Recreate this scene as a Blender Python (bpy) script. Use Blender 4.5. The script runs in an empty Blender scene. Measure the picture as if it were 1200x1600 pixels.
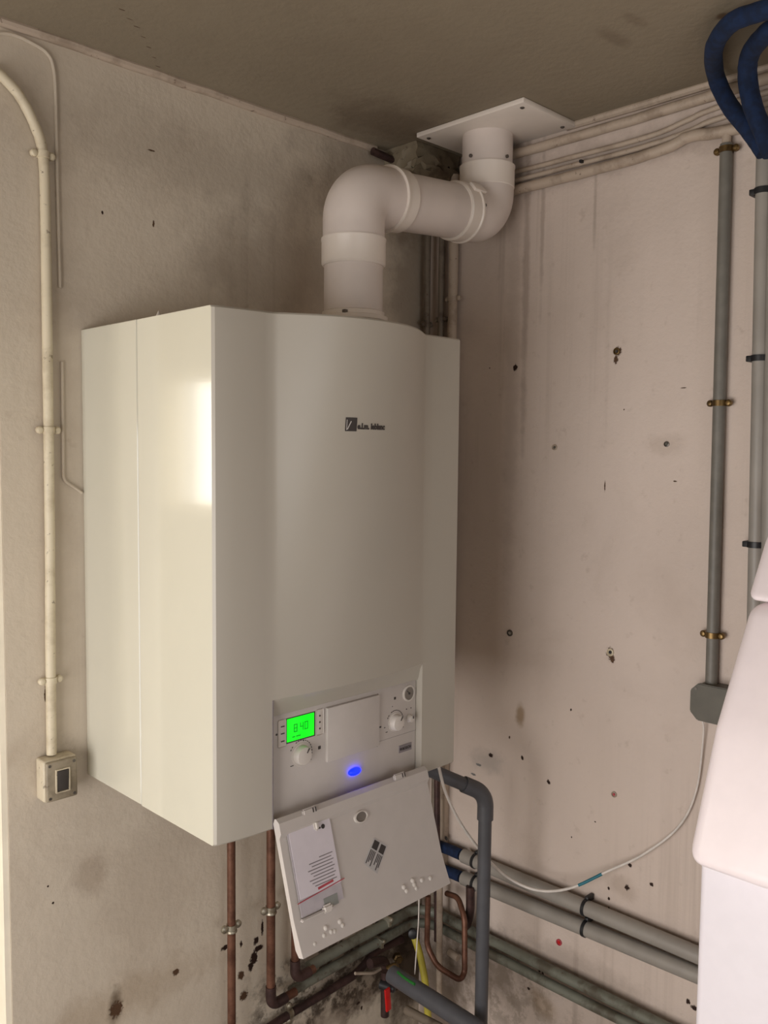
import bpy, bmesh, math, random
from mathutils import Vector, Matrix
random.seed(7)
PI = math.pi
SC = bpy.context.scene
COL = SC.collection

# ------------------------------------------------------------------ camera
CAM = Vector((-1.8111, -1.6606, 1.5837))
RIGHT = Vector((0.70980135, -0.70433466, 0.00973283))
DOWN = Vector((-0.04331809, -0.05743697, -0.99740891))
FWD = Vector((0.70306869, 0.70754059, -0.07127927))
FPX = 1382.2
cd = bpy.data.cameras.new('camera')
cam = bpy.data.objects.new('camera', cd)
COL.objects.link(cam)
cd.sensor_fit = 'VERTICAL'; cd.sensor_height = 36.0
cd.lens = FPX / 1600.0 * 36.0
cd.clip_start = 0.02
up = -DOWN; back = -FWD
cam.matrix_world = Matrix(((RIGHT.x, up.x, back.x, CAM.x), (RIGHT.y, up.y, back.y, CAM.y),
                           (RIGHT.z, up.z, back.z, CAM.z), (0, 0, 0, 1)))
SC.camera = cam

# ------------------------------------------------------------------ world, light, exposure
w = bpy.data.worlds.new('sky'); SC.world = w; w.use_nodes = True
w.node_tree.nodes['Background'].inputs[0].default_value = (0.80, 0.90, 1.0, 1)
w.node_tree.nodes['Background'].inputs[1].default_value = 1.0
SC.view_settings.view_transform = 'Standard'
SC.view_settings.look = 'None'
SC.view_settings.gamma = 1.0
SC.view_settings.use_curve_mapping = False
SC.view_settings.exposure = 0.0

def area(name, loc, rot, sx, sy, power, col, spread=PI):
    l = bpy.data.lights.new(name, 'AREA'); l.shape = 'RECTANGLE'; l.size = sx; l.size_y = sy
    l.energy = power; l.color = col; l.spread = spread
    o = bpy.data.objects.new(name, l); COL.objects.link(o); o.location = loc; o.rotation_euler = rot
    return o
YBK = -3.3
# daylight outside the side window of the boiler room (faces +X)
area('daylight_side_window', (-2.86, -.90, .88), (0, -PI/2, 0), 1.55, 1.65, 41, (1.0, 0.94, 0.90))
# daylight outside the hall window (faces +X)
area('daylight_hall_window', (-3.385, 2.26, 1.60), (0, -PI/2, 0), .78, 2.02, 40, (1.0, 0.91, 0.76))
# added fill light outside an added opening in the unseen back wall (faces +Y)
area('added_back_fill', (-1.65, YBK-.3, 1.1), (PI/2, 0, 0), 1.5, 1.4, 9.5, (1.0, 0.95, 0.90))

H = 2.347          # ceiling height

# ------------------------------------------------------------------ helpers
def ray(px, py):
    return RIGHT*((px-600)/FPX) + DOWN*((py-800)/FPX) + FWD
def Lw(px, py, off=0.0):      # point on the plane parallel to the left wall, off metres in front of it
    d = ray(px, py); t = (-off-CAM.y)/d.y; return CAM + d*t
def Rw(px, py, off=0.0):
    d = ray(px, py); t = (-off-CAM.x)/d.x; return CAM + d*t
def Cw(px, py, z=H):
    d = ray(px, py); t = (z-CAM.z)/d.z; return CAM + d*t

def link_mesh(name, bm, mat, parent=None, origin=None, smooth=True, angle=35):
    root = parent
    while root is not None and root.parent is not None: root = root.parent
    if root is not None: off = root.location.copy()
    elif origin is not None: off = Vector(origin)
    else:
        n = len(bm.verts); off = Vector((0, 0, 0))
        for v in bm.verts: off += v.co
        off /= max(n, 1)
        off.z = min(v.co.z for v in bm.verts)
    for v in bm.verts: v.co -= off
    bmesh.ops.recalc_face_normals(bm, faces=bm.faces)
    me = bpy.data.meshes.new(name); 
    if smooth:
        for f in bm.faces: f.smooth = True
        for e in bm.edges:
            if len(e.link_faces) == 2 and e.calc_face_angle(0) > math.radians(angle): e.smooth = False
    bm.to_mesh(me); bm.free()
    for m in (mat if isinstance(mat, (list, tuple)) else [mat]): me.materials.append(m)
    o = bpy.data.objects.new(name, me); COL.objects.link(o)
    if parent is not None: o.parent = parent
    else: o.location = off
    return o

def tag(o, label, cat, group=None, kind=None):
    if label: o['label'] = label
    if cat: o['category'] = cat
    if group: o['group'] = group
    if kind: o['kind'] = kind
    return o
def thing(name, label, cat, loc, group=None):
    o = bpy.data.objects.new(name, None); o.empty_display_size = .05; COL.objects.link(o); o.location = loc
    return tag(o, label, cat, group)
def struct(name, bm, mat, **k):
    o = link_mesh(name, bm, mat, origin=(0, 0, 0), **k); o['kind'] = 'structure'; return o

def add_box(bm, lo, hi, bev=0.0, seg=2, mat=0, rot=None, piv=None):
    r = bmesh.ops.create_cube(bm, size=1.0)
    vs = r['verts']; lo = Vector(lo); hi = Vector(hi)
    c = (lo+hi)/2; s = hi-lo
    for v in vs: v.co = Vector((c.x+v.co.x*s.x, c.y+v.co.y*s.y, c.z+v.co.z*s.z))
    fs = set(f for v in vs for f in v.link_faces)
    if bev > 0:
        es = list(set(e for v in vs for e in v.link_edges))
        rr = bmesh.ops.bevel(bm, geom=es, offset=bev, segments=seg, profile=.5, affect='EDGES')
        fs = set(f for f in rr['faces']) | set(f for f in fs if f.is_valid)
        vs = list(set(v for f in fs for v in f.verts))
    for f in fs: f.material_index = mat
    if rot is not None:
        p = Vector(piv) if piv is not None else c
        for v in vs: v.co = p + rot @ (v.co-p)
    return vs

def frame_for(t):
    t = t.normalized()
    a = Vector((0, 0, 1)) if abs(t.z) < .9 else Vector((1, 0, 0))
    u = a.cross(t).normalized(); return u, t.cross(u)

def round_path(pts, r, n=8):
    pts = [Vector(p) for p in pts]; out = [pts[0]]
    for i in range(1, len(pts)-1):
        a, b, c = pts[i-1], pts[i], pts[i+1]
        rr = r[i] if isinstance(r, dict) and i in r else (r if not isinstance(r, dict) else r.get('d', .03))
        d1 = (a-b); d2 = (c-b)
        l = min(rr, d1.length*.49, d2.length*.49)
        p1 = b+d1.normalized()*l; p2 = b+d2.normalized()*l
        # circular arc from tangent points
        ang = d1.angle(d2)
        if ang > PI-.02: out.append(b); continue
        R = l*math.tan(ang/2)
        bis = (d1.normalized()+d2.normalized()).normalized()
        cen = b + bis*(R/math.sin(ang/2))
        v1 = (p1-cen); v2 = (p2-cen); th = v1.angle(v2)
        for k in range(n+1):
            s = k/n
            out.append(cen + (v1*math.sin((1-s)*th)+v2*math.sin(s*th))/math.sin(th))
    out.append(pts[-1]); return out
def spline(pts, n=8):
    P = [Vector(p) for p in pts]; P = [P[0]*2-P[1]]+P+[P[-1]*2-P[-2]]; out = []
    for i in range(1, len(P)-2):
        for k in range(n):
            t = k/n; a, b, c, d = P[i-1:i+3]
            out.append(.5*((2*b)+(c-a)*t+(2*a-5*b+4*c-d)*t*t+(3*b-a-3*c+d)*t**3))
    out.append(P[-2]); return out

def add_tube(bm, pts, r, seg=16, cap=True, mat=0, jitter=0):
    pts = [Vector(p) for p in pts]; rings = []; u = None
    for i, p in enumerate(pts):
        if i == 0: t = pts[1]-pts[0]
        elif i == len(pts)-1: t = pts[-1]-pts[-2]
        else: t = (pts[i+1]-p).normalized()+(p-pts[i-1]).normalized()
        t.normalize()
        if u is None: u, v = frame_for(t)
        else:
            u = (u-t*u.dot(t)).normalized(); v = t.cross(u)
        R = r[i] if isinstance(r, (list, tuple)) else r
        R *= 1+random.uniform(-jitter, jitter)
        rings.append([bm.verts.new(p+(u*math.cos(a)+v*math.sin(a))*R) for a in [2*PI*k/seg for k in range(seg)]])
    for a, b in zip(rings, rings[1:]):
        for k in range(seg):
            f = bm.faces.new((a[k], a[(k+1) % seg], b[(k+1) % seg], b[k])); f.material_index = mat
    if cap:
        bm.faces.new(rings[0][::-1]).material_index = mat; bm.faces.new(rings[-1]).material_index = mat
def add_lathe(bm, base, axis, prof, seg=24, mat=0, sx=1.0):
    """prof: list of (radius, height) along axis"""
    base = Vector(base); axis = Vector(axis).normalized(); u, v = frame_for(axis); rings = []
    for (r, h) in prof:
        rings.append([bm.verts.new(base+axis*h+(u*math.cos(a)*sx+v*math.sin(a))*max(r, 1e-5)) for a in [2*PI*k/seg for k in range(seg)]])
    for a, b in zip(rings, rings[1:]):
        for k in range(seg):
            bm.faces.new((a[k], a[(k+1) % seg], b[(k+1) % seg], b[k])).material_index = mat
    bm.faces.new(rings[0][::-1]).material_index = mat; bm.faces.new(rings[-1]).material_index = mat
def add_prism(bm, poly, vec, mat=0):
    """poly: 3-D points, extruded by vec"""
    a = [bm.verts.new(Vector(p)) for p in poly]; b = [bm.verts.new(Vector(p)+Vector(vec)) for p in poly]
    n = len(a); bm.faces.new(a).material_index = mat; bm.faces.new(b[::-1]).material_index = mat
    for i in range(n): bm.faces.new((a[i], a[(i+1) % n], b[(i+1) % n], b[i])).material_index = mat
def new(): return bmesh.new()
def add_text(bm, s, loc, size, xdir, ydir, depth=.0004, bold=0.0, mat=0):
    cu = bpy.data.curves.new('t', 'FONT'); cu.body = s; cu.size = size; cu.extrude = depth; cu.offset = bold
    cu.resolution_u = 2
    ob = bpy.data.objects.new('t', cu); COL.objects.link(ob)
    bpy.context.view_layer.update()
    me = bpy.data.meshes.new_from_object(ob)
    X = Vector(xdir).normalized(); Y = Vector(ydir).normalized(); Z = X.cross(Y)
    M = Matrix(((X.x, Y.x, Z.x, loc[0]), (X.y, Y.y, Z.y, loc[1]), (X.z, Y.z, Z.z, loc[2]), (0, 0, 0, 1)))
    me.transform(M)
    n0 = len(bm.faces); bm.from_mesh(me); bm.faces.ensure_lookup_table()
    for f in bm.faces[n0:]: f.material_index = mat
    bpy.data.objects.remove(ob); bpy.data.curves.remove(cu); bpy.data.meshes.remove(me)

# ------------------------------------------------------------------ materials
def s2l(c): return tuple(((x/255)/12.92 if x/255 <= .04045 else ((x/255+.055)/1.055)**2.4) for x in c)
class NT:
    def __init__(s, name):
        s.m = bpy.data.materials.new(name); s.m.use_nodes = True; s.t = s.m.node_tree
        s.b = s.t.nodes['Principled BSDF']
        s.pos = s.t.nodes.new('ShaderNodeNewGeometry').outputs['Position']
    def n(s, t, **k):
        x = s.t.nodes.new(t)
        for a, b in k.items(): setattr(x, a, b)
        return x
    def l(s, a, b): s.t.links.new(a, b)
    def put(s, sock, v):
        if hasattr(v, 'is_linked') or isinstance(v, bpy.types.NodeSocket): s.l(v, sock)
        else: sock.default_value = v
    def math(s, op, a, b=0.0, clamp=False):
        x = s.n('ShaderNodeMath', operation=op, use_clamp=clamp); s.put(x.inputs[0], a); s.put(x.inputs[1], b); return x.outputs[0]
    def mapping(s, scale=(1, 1, 1), loc=(0, 0, 0)):
        x = s.n('ShaderNodeMapping'); s.l(s.pos, x.inputs[0]); x.inputs['Scale'].default_value = scale; x.inputs['Location'].default_value = loc
        return x.outputs[0]
    def noise(s, scale, detail=4, rough=.55, vec=None, dist=0.0):
        x = s.n('ShaderNodeTexNoise'); x.inputs['Scale'].default_value = scale; x.inputs['Detail'].default_value = detail
        x.inputs['Roughness'].default_value = rough; x.inputs['Distortion'].default_value = dist
        s.l(vec if vec is not None else s.pos, x.inputs['Vector']); return x.outputs['Fac']
    def ramp(s, v, a, b, lo=0.0, hi=1.0):
        x = s.n('ShaderNodeMapRange', interpolation_type='SMOOTHSTEP'); s.l(v, x.inputs[0])
        x.inputs[1].default_value = a; x.inputs[2].default_value = b; x.inputs[3].default_value = lo; x.inputs[4].default_value = hi
        return x.outputs[0]
    def mix(s, f, a, b, mode='MIX'):
        x = s.n('ShaderNodeMix', data_type='RGBA', blend_type=mode)
        s.put(x.inputs[0], f)
        s.put(x.inputs[6], a if not isinstance(a, tuple) else (*a[:3], 1)); s.put(x.inputs[7], b if not isinstance(b, tuple) else (*b[:3], 1))
        return x.outputs[2]
    def bump(s, h, strength=.3, dist=.002):
        x = s.n('ShaderNodeBump'); x.inputs['Strength'].default_value = strength; x.inputs['Distance'].default_value = dist
        s.l(h, x.inputs['Height']); s.l(x.outputs[0], s.b.inputs['Normal'])
def simple(name, col, rough=.5, metal=0.0, spec=.5, var=0.08, vscale=30, bump=0.0, bscale=80, emit=None, es=0, coat=0):
    k = NT(name); c = tuple(col)
    n = k.noise(vscale, 4)
    k.l(k.mix(k.ramp(n, .35, .65), tuple(x*(1-var) for x in c), tuple(min(1, x*(1+var)) for x in c)), k.b.inputs['Base Color'])
    k.b.inputs['Roughness'].default_value = rough; k.b.inputs['Metallic'].default_value = metal
    k.b.inputs['Specular IOR Level'].default_value = spec
    k.b.inputs['Coat Weight'].default_value = coat; k.b.inputs['Coat Roughness'].default_value = .05
    if bump: k.bump(k.noise(bscale, 3), bump, .001)
    if emit:
        k.b.inputs['Emission Color'].default_value = (*emit, 1); k.b.inputs['Emission Strength'].default_value = es
    return k.m

def plaster(name, base, dirt, spots=(), stains=(), axis=None, streak=0.0, dirt_amt=.5, peel=None, grime=None):
    """painted rough plaster. spots: (point, radius_h, radius_v, colour index); stains: soft marks (point, rh, rv, strength, colour)."""
    k = NT(name)
    col = k.mix(k.ramp(k.noise(1.6, 6, .6), .40, .70), base, tuple(x*.93 for x in base))
    col = k.mix(k.math('MULTIPLY', k.ramp(k.noise(3.3, 8, .65, dist=.6), .50, .75), dirt_amt), col, dirt)
    col = k.mix(k.math('MULTIPLY', k.ramp(k.noise(26, 5, .6), .60, .74), .20), col, dirt)
    if streak:
        st = k.noise(1.0, 5, .6, vec=k.mapping((26, 26, .7)))
        m2 = k.ramp(k.noise(1.1, 2), .42, .62)
        col = k.mix(k.math('MULTIPLY', k.math('MULTIPLY', k.ramp(st, .52, .70), m2), streak), col, tuple(x*.62 for x in dirt))
    def plane_dist(p, rh, rv):
        vm = k.n('ShaderNodeVectorMath', operation='SUBTRACT'); k.l(k.pos, vm.inputs[0]); vm.inputs[1].default_value = tuple(p)
        sc = k.n('ShaderNodeVectorMath', operation='MULTIPLY'); k.l(vm.outputs[0], sc.inputs[0])
        hx = 1/rh
        sc.inputs[1].default_value = (0 if axis == 'X' else hx, 0 if axis == 'Y' else (1/rv if axis == 'Z' else hx), 0 if axis == 'Z' else 1/rv)
        ln = k.n('ShaderNodeVectorMath', operation='LENGTH'); k.l(sc.outputs[0], ln.inputs[0]); return ln.outputs['Value']
    wob = k.math('MULTIPLY', k.math('SUBTRACT', k.noise(16, 4, .65), .5), 1.5)
    wob2 = k.math('MULTIPLY', k.math('SUBTRACT', k.noise(170, 3, .6), .5), 1.3)
    for (p, rh, rv, s, c) in stains:
        d = k.math('ADD', plane_dist(p, rh, rv), wob)
        col = k.mix(k.math('MULTIPLY', k.ramp(d, 1.15, .25), s), col, c)
    if grime:
        (p, rh, rv, s, c) = grime
        d = k.math('ADD', plane_dist(p, rh, rv), wob)
        g = k.math('MULTIPLY', k.ramp(d, 1.1, .5), k.ramp(k.noise(22, 6, .7), .44, .56))
        col = k.mix(k.math('MULTIPLY', g, s), col, c)
    hgt = k.noise(60, 5, .6)
    for (p, rh, rv, c) in spots:
        d = k.math('ADD', plane_dist(p, rh, rv), wob2)
        m = k.ramp(d, .95, .6)
        col = k.mix(m, col, c); hgt = k.math('SUBTRACT', hgt, k.math('MULTIPLY', m, 1.2))
    k.l(col, k.b.inputs['Base Color'])
    k.b.inputs['Roughness'].default_value = .62; k.b.inputs['Specular IOR Level'].default_value = .3
    k.bump(k.math('ADD', hgt, k.math('MULTIPLY', k.noise(5, 3), 2.5)), .35, .004)
    return k.m

DK = s2l((45, 26, 18)); BR = s2l((84, 60, 42)); RED = s2l((105, 30, 22)); BEI = s2l((150, 125, 95)); GRY = s2l((120, 118, 115))
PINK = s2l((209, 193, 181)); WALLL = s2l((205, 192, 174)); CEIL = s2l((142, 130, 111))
DIRT = s2l((140, 118, 98)); SOOT = s2l((92, 74, 58))
rs = []
for (x, y, a, b, c) in [(805, 574, .008, .011, DK), (965, 549, .012, .013, BR), (962, 562, .007, .012, BR), (953, 1020, .011, .017, BR),
        (957, 1030, .007, .012, BR), (892, 1109, .003, .004, DK), (857, 1222, .006, .007, DK), (767, 1180, .009, .007, DK), (816, 1184, .005, .007, DK),
        (796, 1152, .003, .005, BR), (984, 1352, .006, .006, DK), (980, 1387, .008, .008, DK), (1018, 1382, .006, .006, DK),
        (951, 1388, .004, .005, DK), (951, 1404, .004, .005, DK), (951, 1424, .004, .014, DK), (843, 1517, .004, .006, DK), (848, 1521, .004, .006, DK),
        (826, 1545, .005, .005, DK), (945, 760, .002, .016, BR), (1055, 752, .005, .002, BR), (1068, 606, .009, .0015, BR),
        (765, 575, .002, .002, DK), (930, 1284, .003, .002, DK), (893, 1308, .002, .003, DK), (1075, 1565, .006, .008, DK), (1085, 1575, .01, .007, DK),
        (748, 1195, .012, .004, GRY), (740, 1210, .01, .004, GRY), (975, 640, .002, .002, BR)]:
    rs.append((Rw(x, y), a, b, c))
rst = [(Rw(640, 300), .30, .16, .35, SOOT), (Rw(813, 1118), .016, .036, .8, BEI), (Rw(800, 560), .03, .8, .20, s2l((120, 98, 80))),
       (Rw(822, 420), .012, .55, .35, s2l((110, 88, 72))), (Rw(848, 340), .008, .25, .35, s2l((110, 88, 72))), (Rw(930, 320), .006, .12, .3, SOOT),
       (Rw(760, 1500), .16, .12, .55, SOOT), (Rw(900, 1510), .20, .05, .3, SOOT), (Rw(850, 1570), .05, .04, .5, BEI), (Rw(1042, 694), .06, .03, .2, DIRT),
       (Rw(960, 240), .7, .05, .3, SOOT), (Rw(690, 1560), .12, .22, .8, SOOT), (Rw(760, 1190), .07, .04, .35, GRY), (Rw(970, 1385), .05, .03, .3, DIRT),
       (Rw(780, 800), .25, .9, .0, s2l((112, 104, 88)))]
ls = []
KL = 1.5
for (x, y, a, b, c) in [(358, 1445, .005, .014, DK), (353, 1480, .011, .005, DK), (397, 1497, .009, .013, DK), (404, 1482, .012, .006, DK), (392, 1510, .006, .010, DK),
        (410, 1450, .003, .016, DK), (400, 1470, .006, .008, DK), (377, 1475, .003, .006, DK), (377, 1524, .008, .009, BR), (381, 1556, .010, .009, BR),
        (275, 1519, .007, .006, BR), (182, 1577, .012, .014, BR), (83, 1411, .002, .002, DK), (75, 1385, .0015, .0015, DK), (185, 750, .002, .003, BR),
        (160, 332, .002, .003, DK), (240, 350, .002, .006, BR), (237, 235, .007, .0015, BR), (440, 1350, .003, .003, DK), (565, 1575, .003, .005, DK),
        (560, 1567, .006, .003, DK), (620, 1545, .005, .005, DK), (72, 1085, .003, .012, BR)]:
    ls.append((Lw(x, y), a*KL, b*KL, c))
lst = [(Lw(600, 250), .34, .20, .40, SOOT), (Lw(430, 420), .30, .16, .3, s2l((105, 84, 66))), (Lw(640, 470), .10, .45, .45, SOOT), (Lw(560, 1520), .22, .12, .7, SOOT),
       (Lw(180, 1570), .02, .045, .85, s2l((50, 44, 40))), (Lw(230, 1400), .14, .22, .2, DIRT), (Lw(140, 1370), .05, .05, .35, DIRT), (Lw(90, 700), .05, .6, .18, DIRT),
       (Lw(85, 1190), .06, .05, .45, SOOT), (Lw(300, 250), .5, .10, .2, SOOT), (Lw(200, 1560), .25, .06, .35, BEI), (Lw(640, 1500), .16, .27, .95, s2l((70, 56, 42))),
       (Lw(500, 1600), .3, .05, .45, BR)]
cs = [(Cw(460, 0), .1, .1, BR)][:0]
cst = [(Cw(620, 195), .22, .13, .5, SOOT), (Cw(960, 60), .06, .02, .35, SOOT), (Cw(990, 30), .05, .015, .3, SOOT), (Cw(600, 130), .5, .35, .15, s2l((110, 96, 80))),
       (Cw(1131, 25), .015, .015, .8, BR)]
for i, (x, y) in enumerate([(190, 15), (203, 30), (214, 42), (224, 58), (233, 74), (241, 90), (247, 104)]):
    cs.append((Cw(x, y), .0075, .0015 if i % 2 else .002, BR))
M = {}
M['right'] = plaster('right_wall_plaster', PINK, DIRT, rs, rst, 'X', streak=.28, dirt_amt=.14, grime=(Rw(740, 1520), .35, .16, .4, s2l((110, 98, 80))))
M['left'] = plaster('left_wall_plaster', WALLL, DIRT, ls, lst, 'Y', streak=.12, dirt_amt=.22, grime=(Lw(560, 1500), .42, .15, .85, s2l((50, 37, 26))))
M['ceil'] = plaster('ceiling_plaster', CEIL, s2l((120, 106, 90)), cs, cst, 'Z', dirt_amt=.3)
M['cream'] = plaster('cream_plaster', s2l((236, 226, 196)), s2l((215, 198, 160)), (), (), 'X', dirt_amt=.3)
M['jamb'] = simple('jamb_paint', s2l((246, 236, 216)), .55, var=.06, vscale=6, bump=.2)
M['floor'] = simple('concrete_floor', s2l((140, 132, 122)), .7, var=.15, vscale=6, bump=.3)
M['paintpipe'] = None
def painted_pipe(name, base, dirt, amt=.5, rough=.5):
    k = NT(name)
    col = k.mix(k.math('MULTIPLY', k.ramp(k.noise(14, 6, .65), .46, .66), amt), base, dirt)
    col = k.mix(k.math('MULTIPLY', k.ramp(k.noise(70, 4, .6), .64, .70), .6), col, s2l((80, 56, 40)))
    k.l(col, k.b.inputs['Base Color']); k.b.inputs['Roughness'].default_value = rough
    k.bump(k.noise(90, 4), .3, .001); return k.m
M['wpipe'] = painted_pipe('wall_painted_pipe', s2l((182, 165, 148)), s2l((128, 110, 92)), .5)
M['gpipe'] = painted_pipe('grey_green_painted_pipe', s2l((112, 113, 101)), s2l((70, 60, 46)), .75)
M['dpipe'] = painted_pipe('dirty_pipe', s2l((120, 108, 94)), s2l((66, 50, 38)), .7)
M['conduit'] = painted_pipe('cream_painted_conduit', s2l((212, 200, 174)), s2l((165, 148, 120)), .45)
def metal_patina(name, a, b, rough, metal):
    k = NT(name)
    k.l(k.mix(k.ramp(k.noise(18, 6, .7), .38, .66), a, b), k.b.inputs['Base Color'])
    k.b.inputs['Metallic'].default_value = metal; k.b.inputs['Roughness'].default_value = rough
    k.bump(k.noise(120, 3), .15, .001); return k.m
M['copper'] = metal_patina('tarnished_copper', s2l((122, 84, 66)), s2l((86, 54, 40)), .45, .45)
M['copperdk'] = metal_patina('dark_solder_copper', s2l((84, 62, 58)), s2l((58, 42, 40)), .5, .5)
M['zinc'] = metal_patina('dull_zinc', s2l((190, 184, 168)), s2l((130, 118, 98)), .4, .8)
M['brass'] = metal_patina('old_brass', s2l((128, 104, 66)), s2l((84, 66, 42)), .4, .8)
M['steel'] = simple('screw_steel', s2l((110, 104, 98)), .4, .8)
M['pvc'] = simple('white_flue_plastic', s2l((216, 204, 196)), .42, var=.04, vscale=8, bump=.12, bscale=60)
M['pvc2'] = simple('white_flue_collar', s2l((226, 215, 204)), .38, var=.04, vscale=8)
M['greypvc'] = simple('dark_grey_drain_plastic', s2l((80, 80, 84)), .42, var=.07, vscale=20)
M['conduitgrey'] = simple('mid_grey_conduit', s2l((112, 108, 100)), .5, var=.08)
M['lgrey'] = simple('light_grey_conduit', s2l((148, 142, 134)), .45, var=.06, vscale=12)
M['boxgrey'] = simple('grey_junction_plastic', s2l((92, 88, 78)), .5, var=.06)
M['black'] = simple('black_plastic', (.012, .012, .014), .45)
M['blue'] = simple('blue_insulation', (.003, .014, .05), .9, var=.3, vscale=60, bump=.5, bscale=200)
M['enamel'] = simple('white_enamel_lit', s2l((204, 200, 184)), .08, var=.012, vscale=4, bump=.03, bscale=160, spec=.6)  # brighter copy of the boiler enamel, side light put into the colour
M['enamel_shaded'] = simple('white_enamel_shaded_front', s2l((176, 169, 157)), .34, var=.01, vscale=4, bump=.01, bscale=300)  # same enamel toned darker, shade on the front put into the colour
M['panel'] = simple('control_panel_plastic', s2l((194, 186, 180)), .42, var=.015)
M['knob'] = simple('knob_plastic', s2l((206, 198, 190)), .35, var=.01)
M['seam'] = simple('dark_gap', s2l((60, 54, 50)), .8)
M['print'] = simple('printed_ink', s2l((58, 52, 50)), .6)
M['printg'] = simple('grey_ink', s2l((128, 120, 122)), .6)
M['pale'] = simple('pale_ink', s2l((196, 190, 186)), .5)
M['lcd'] = simple('green_lit_display', (.0, .5, .0), .3, emit=(0.0, .96, 0.012), es=1.0, var=0)
M['lcddk'] = simple('display_segment', (.0, .25, .0), .4, emit=(0.0, .22, 0.01), es=1.0, var=0)
M['led'] = simple('blue_status_lamp', (.0, .02, .8), .3, emit=(0.001, 0.004, 1.0), es=9.0, var=0)
M['paper'] = simple('leaflet_paper', s2l((212, 204, 210)), .5, var=.02)
M['pouch'] = simple('pouch_plastic', s2l((178, 170, 174)), .25, var=.05)
M['pouchg'] = simple('pouch_green_grey', s2l((138, 140, 134)), .3, var=.08, vscale=60)
M['inkred'] = simple('red_ink', s2l((176, 66, 76)), .5)
M['sticker'] = simple('silver_sticker', s2l((182, 178, 176)), .35, var=.05)
M['gaugedk'] = simple('gauge_face', s2l((120, 112, 104)), .4)
M['whiteplastic'] = simple('white_appliance_plastic', s2l((252, 240, 242)), .3, var=.01, spec=.5)
M['whiteplastic2'] = simple('white_appliance_column', s2l((236, 230, 236)), .4, var=.01)
M['cable'] = simple('white_cable_sheath', s2l((214, 206, 198)), .45)
M['teal'] = simple('teal_cable_tape', s2l((36, 110, 125)), .5)
M['red'] = simple('red_valve_lever', s2l((200, 20, 18)), .45)
M['yellow'] = simple('yellow_gas_hose', s2l((182, 168, 62)), .5)
M['green'] = simple('green_earth_wire', s2l((30, 110, 40)), .5)
M['switch'] = painted_pipe('old_switch_plastic', s2l((206, 194, 170)), s2l((130, 112, 88)), .5)
M['switchf'] = painted_pipe('switch_face_plastic', s2l((150, 138, 118)), s2l((104, 92, 74)), .6)
M['glass'] = None
g = NT('window_glass'); g.b.inputs['Base Color'].default_value = (1, 1, 1, 1)
g.b.inputs['Transmission Weight'].default_value = 1.0; g.b.inputs['Roughness'].default_value = 0.0; g.b.inputs['IOR'].default_value = 1.01
M['glass'] = g.m
M['rubble'] = painted_pipe('crumbling_plaster', s2l((128, 116, 96)), s2l((80, 64, 48)), .8)

# ------------------------------------------------------------------ the room
XW, YB = -2.6, -3.3
FZ = -.12            # floor level
DX0, DX1 = -2.08, -1.160      # doorway in the left wall
bm = new()                                                     # wall behind the boiler, with doorway at its left
add_box(bm, (DX1, 0, FZ), (0.15, .16, H))
add_box(bm, (XW-.15, 0, FZ), (DX0, .16, H))
add_box(bm, (DX0, 0, 2.12), (DX1, .16, H))
struct('wall_left', bm, M['left'], smooth=False)
bm = new(); add_box(bm, (0, YB, FZ), (.15, 0, H)); struct('wall_right', bm, M['right'], smooth=False)
bm = new(); bx0, bx1, bz0, bz1 = -2.4, -.9, .40, 1.80  # opening in the unseen back wall, added to let the fill light in
add_box(bm, (XW-.15, YB-.15, FZ), (bx0, YB, H)); add_box(bm, (bx1, YB-.15, FZ), (.15, YB, H))
add_box(bm, (bx0, YB-.15, FZ), (bx1, YB, bz0)); add_box(bm, (bx0, YB-.15, bz1), (bx1, YB, H)); struct('wall_back', bm, M['left'], smooth=False)
bm = new()                                                     # side wall with a big window
wy0, wy1, wz0, wz1 = -1.75, -.08, .10, 1.70
add_box(bm, (XW-.15, YB, FZ), (XW, wy0, H)); add_box(bm, (XW-.15, wy1, FZ), (XW, 0, H))
add_box(bm, (XW-.15, wy0, FZ), (XW, wy1, wz0)); add_box(bm, (XW-.15, wy0, wz1), (XW, wy1, H))
struct('wall_side', bm, M['left'], smooth=False)
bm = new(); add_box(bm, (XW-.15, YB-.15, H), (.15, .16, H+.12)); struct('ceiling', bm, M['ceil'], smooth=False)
bm = new(); add_box(bm, (XW-.9, YB-.15, FZ-.1), (.15, 4.35, FZ)); struct('floor', bm, M['floor'], smooth=False)
# rounded painted bead where walls meet the ceiling
for nm, a, b in (('trim_1', (DX1-.9, -.004, H-.004), (-.21, -.004, H-.004)), ('trim_2', (-.004, -.44, H-.004), (-.004, -2.5, H-.004))):
    bm = new(); pts = [Vector(a).lerp(Vector(b), i/30)+Vector((0, 0, random.uniform(-.0015, .0015))) for i in range(31)]
    add_tube(bm, pts, .010, 10); struct(nm, bm, M['wpipe'])
# hall beyond the doorway
HX, HY = -3.2, 4.2
bm = new(); add_box(bm, (HX, HY, FZ), (-.6, HY+.15, 2.6)); struct('wall_hall_end', bm, M['cream'], smooth=False)
bm = new(); add_box(bm, (-.75, .16, FZ), (-.6, HY, 2.6)); struct('wall_hall_right', bm, M['cream'], smooth=False)
bm = new(); hy0, hy1, hz0, hz1 = 1.20, 3.36, 1.18, 2.04
add_box(bm, (HX-.15, .0, FZ), (HX, hy0, 2.6)); add_box(bm, (HX-.15, hy1, FZ), (HX, HY, 2.6))
add_box(bm, (HX-.15, hy0, FZ), (HX, hy1, hz0)); add_box(bm, (HX-.15, hy0, hz1), (HX, hy1, 2.6))
struct('wall_hall_left', bm, M['cream'], smooth=False)
bm = new(); add_box(bm, (HX-.0, .0, FZ), (XW-.15, .16, 2.6)); struct('wall_hall_front', bm, M['cream'], smooth=False)
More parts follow.
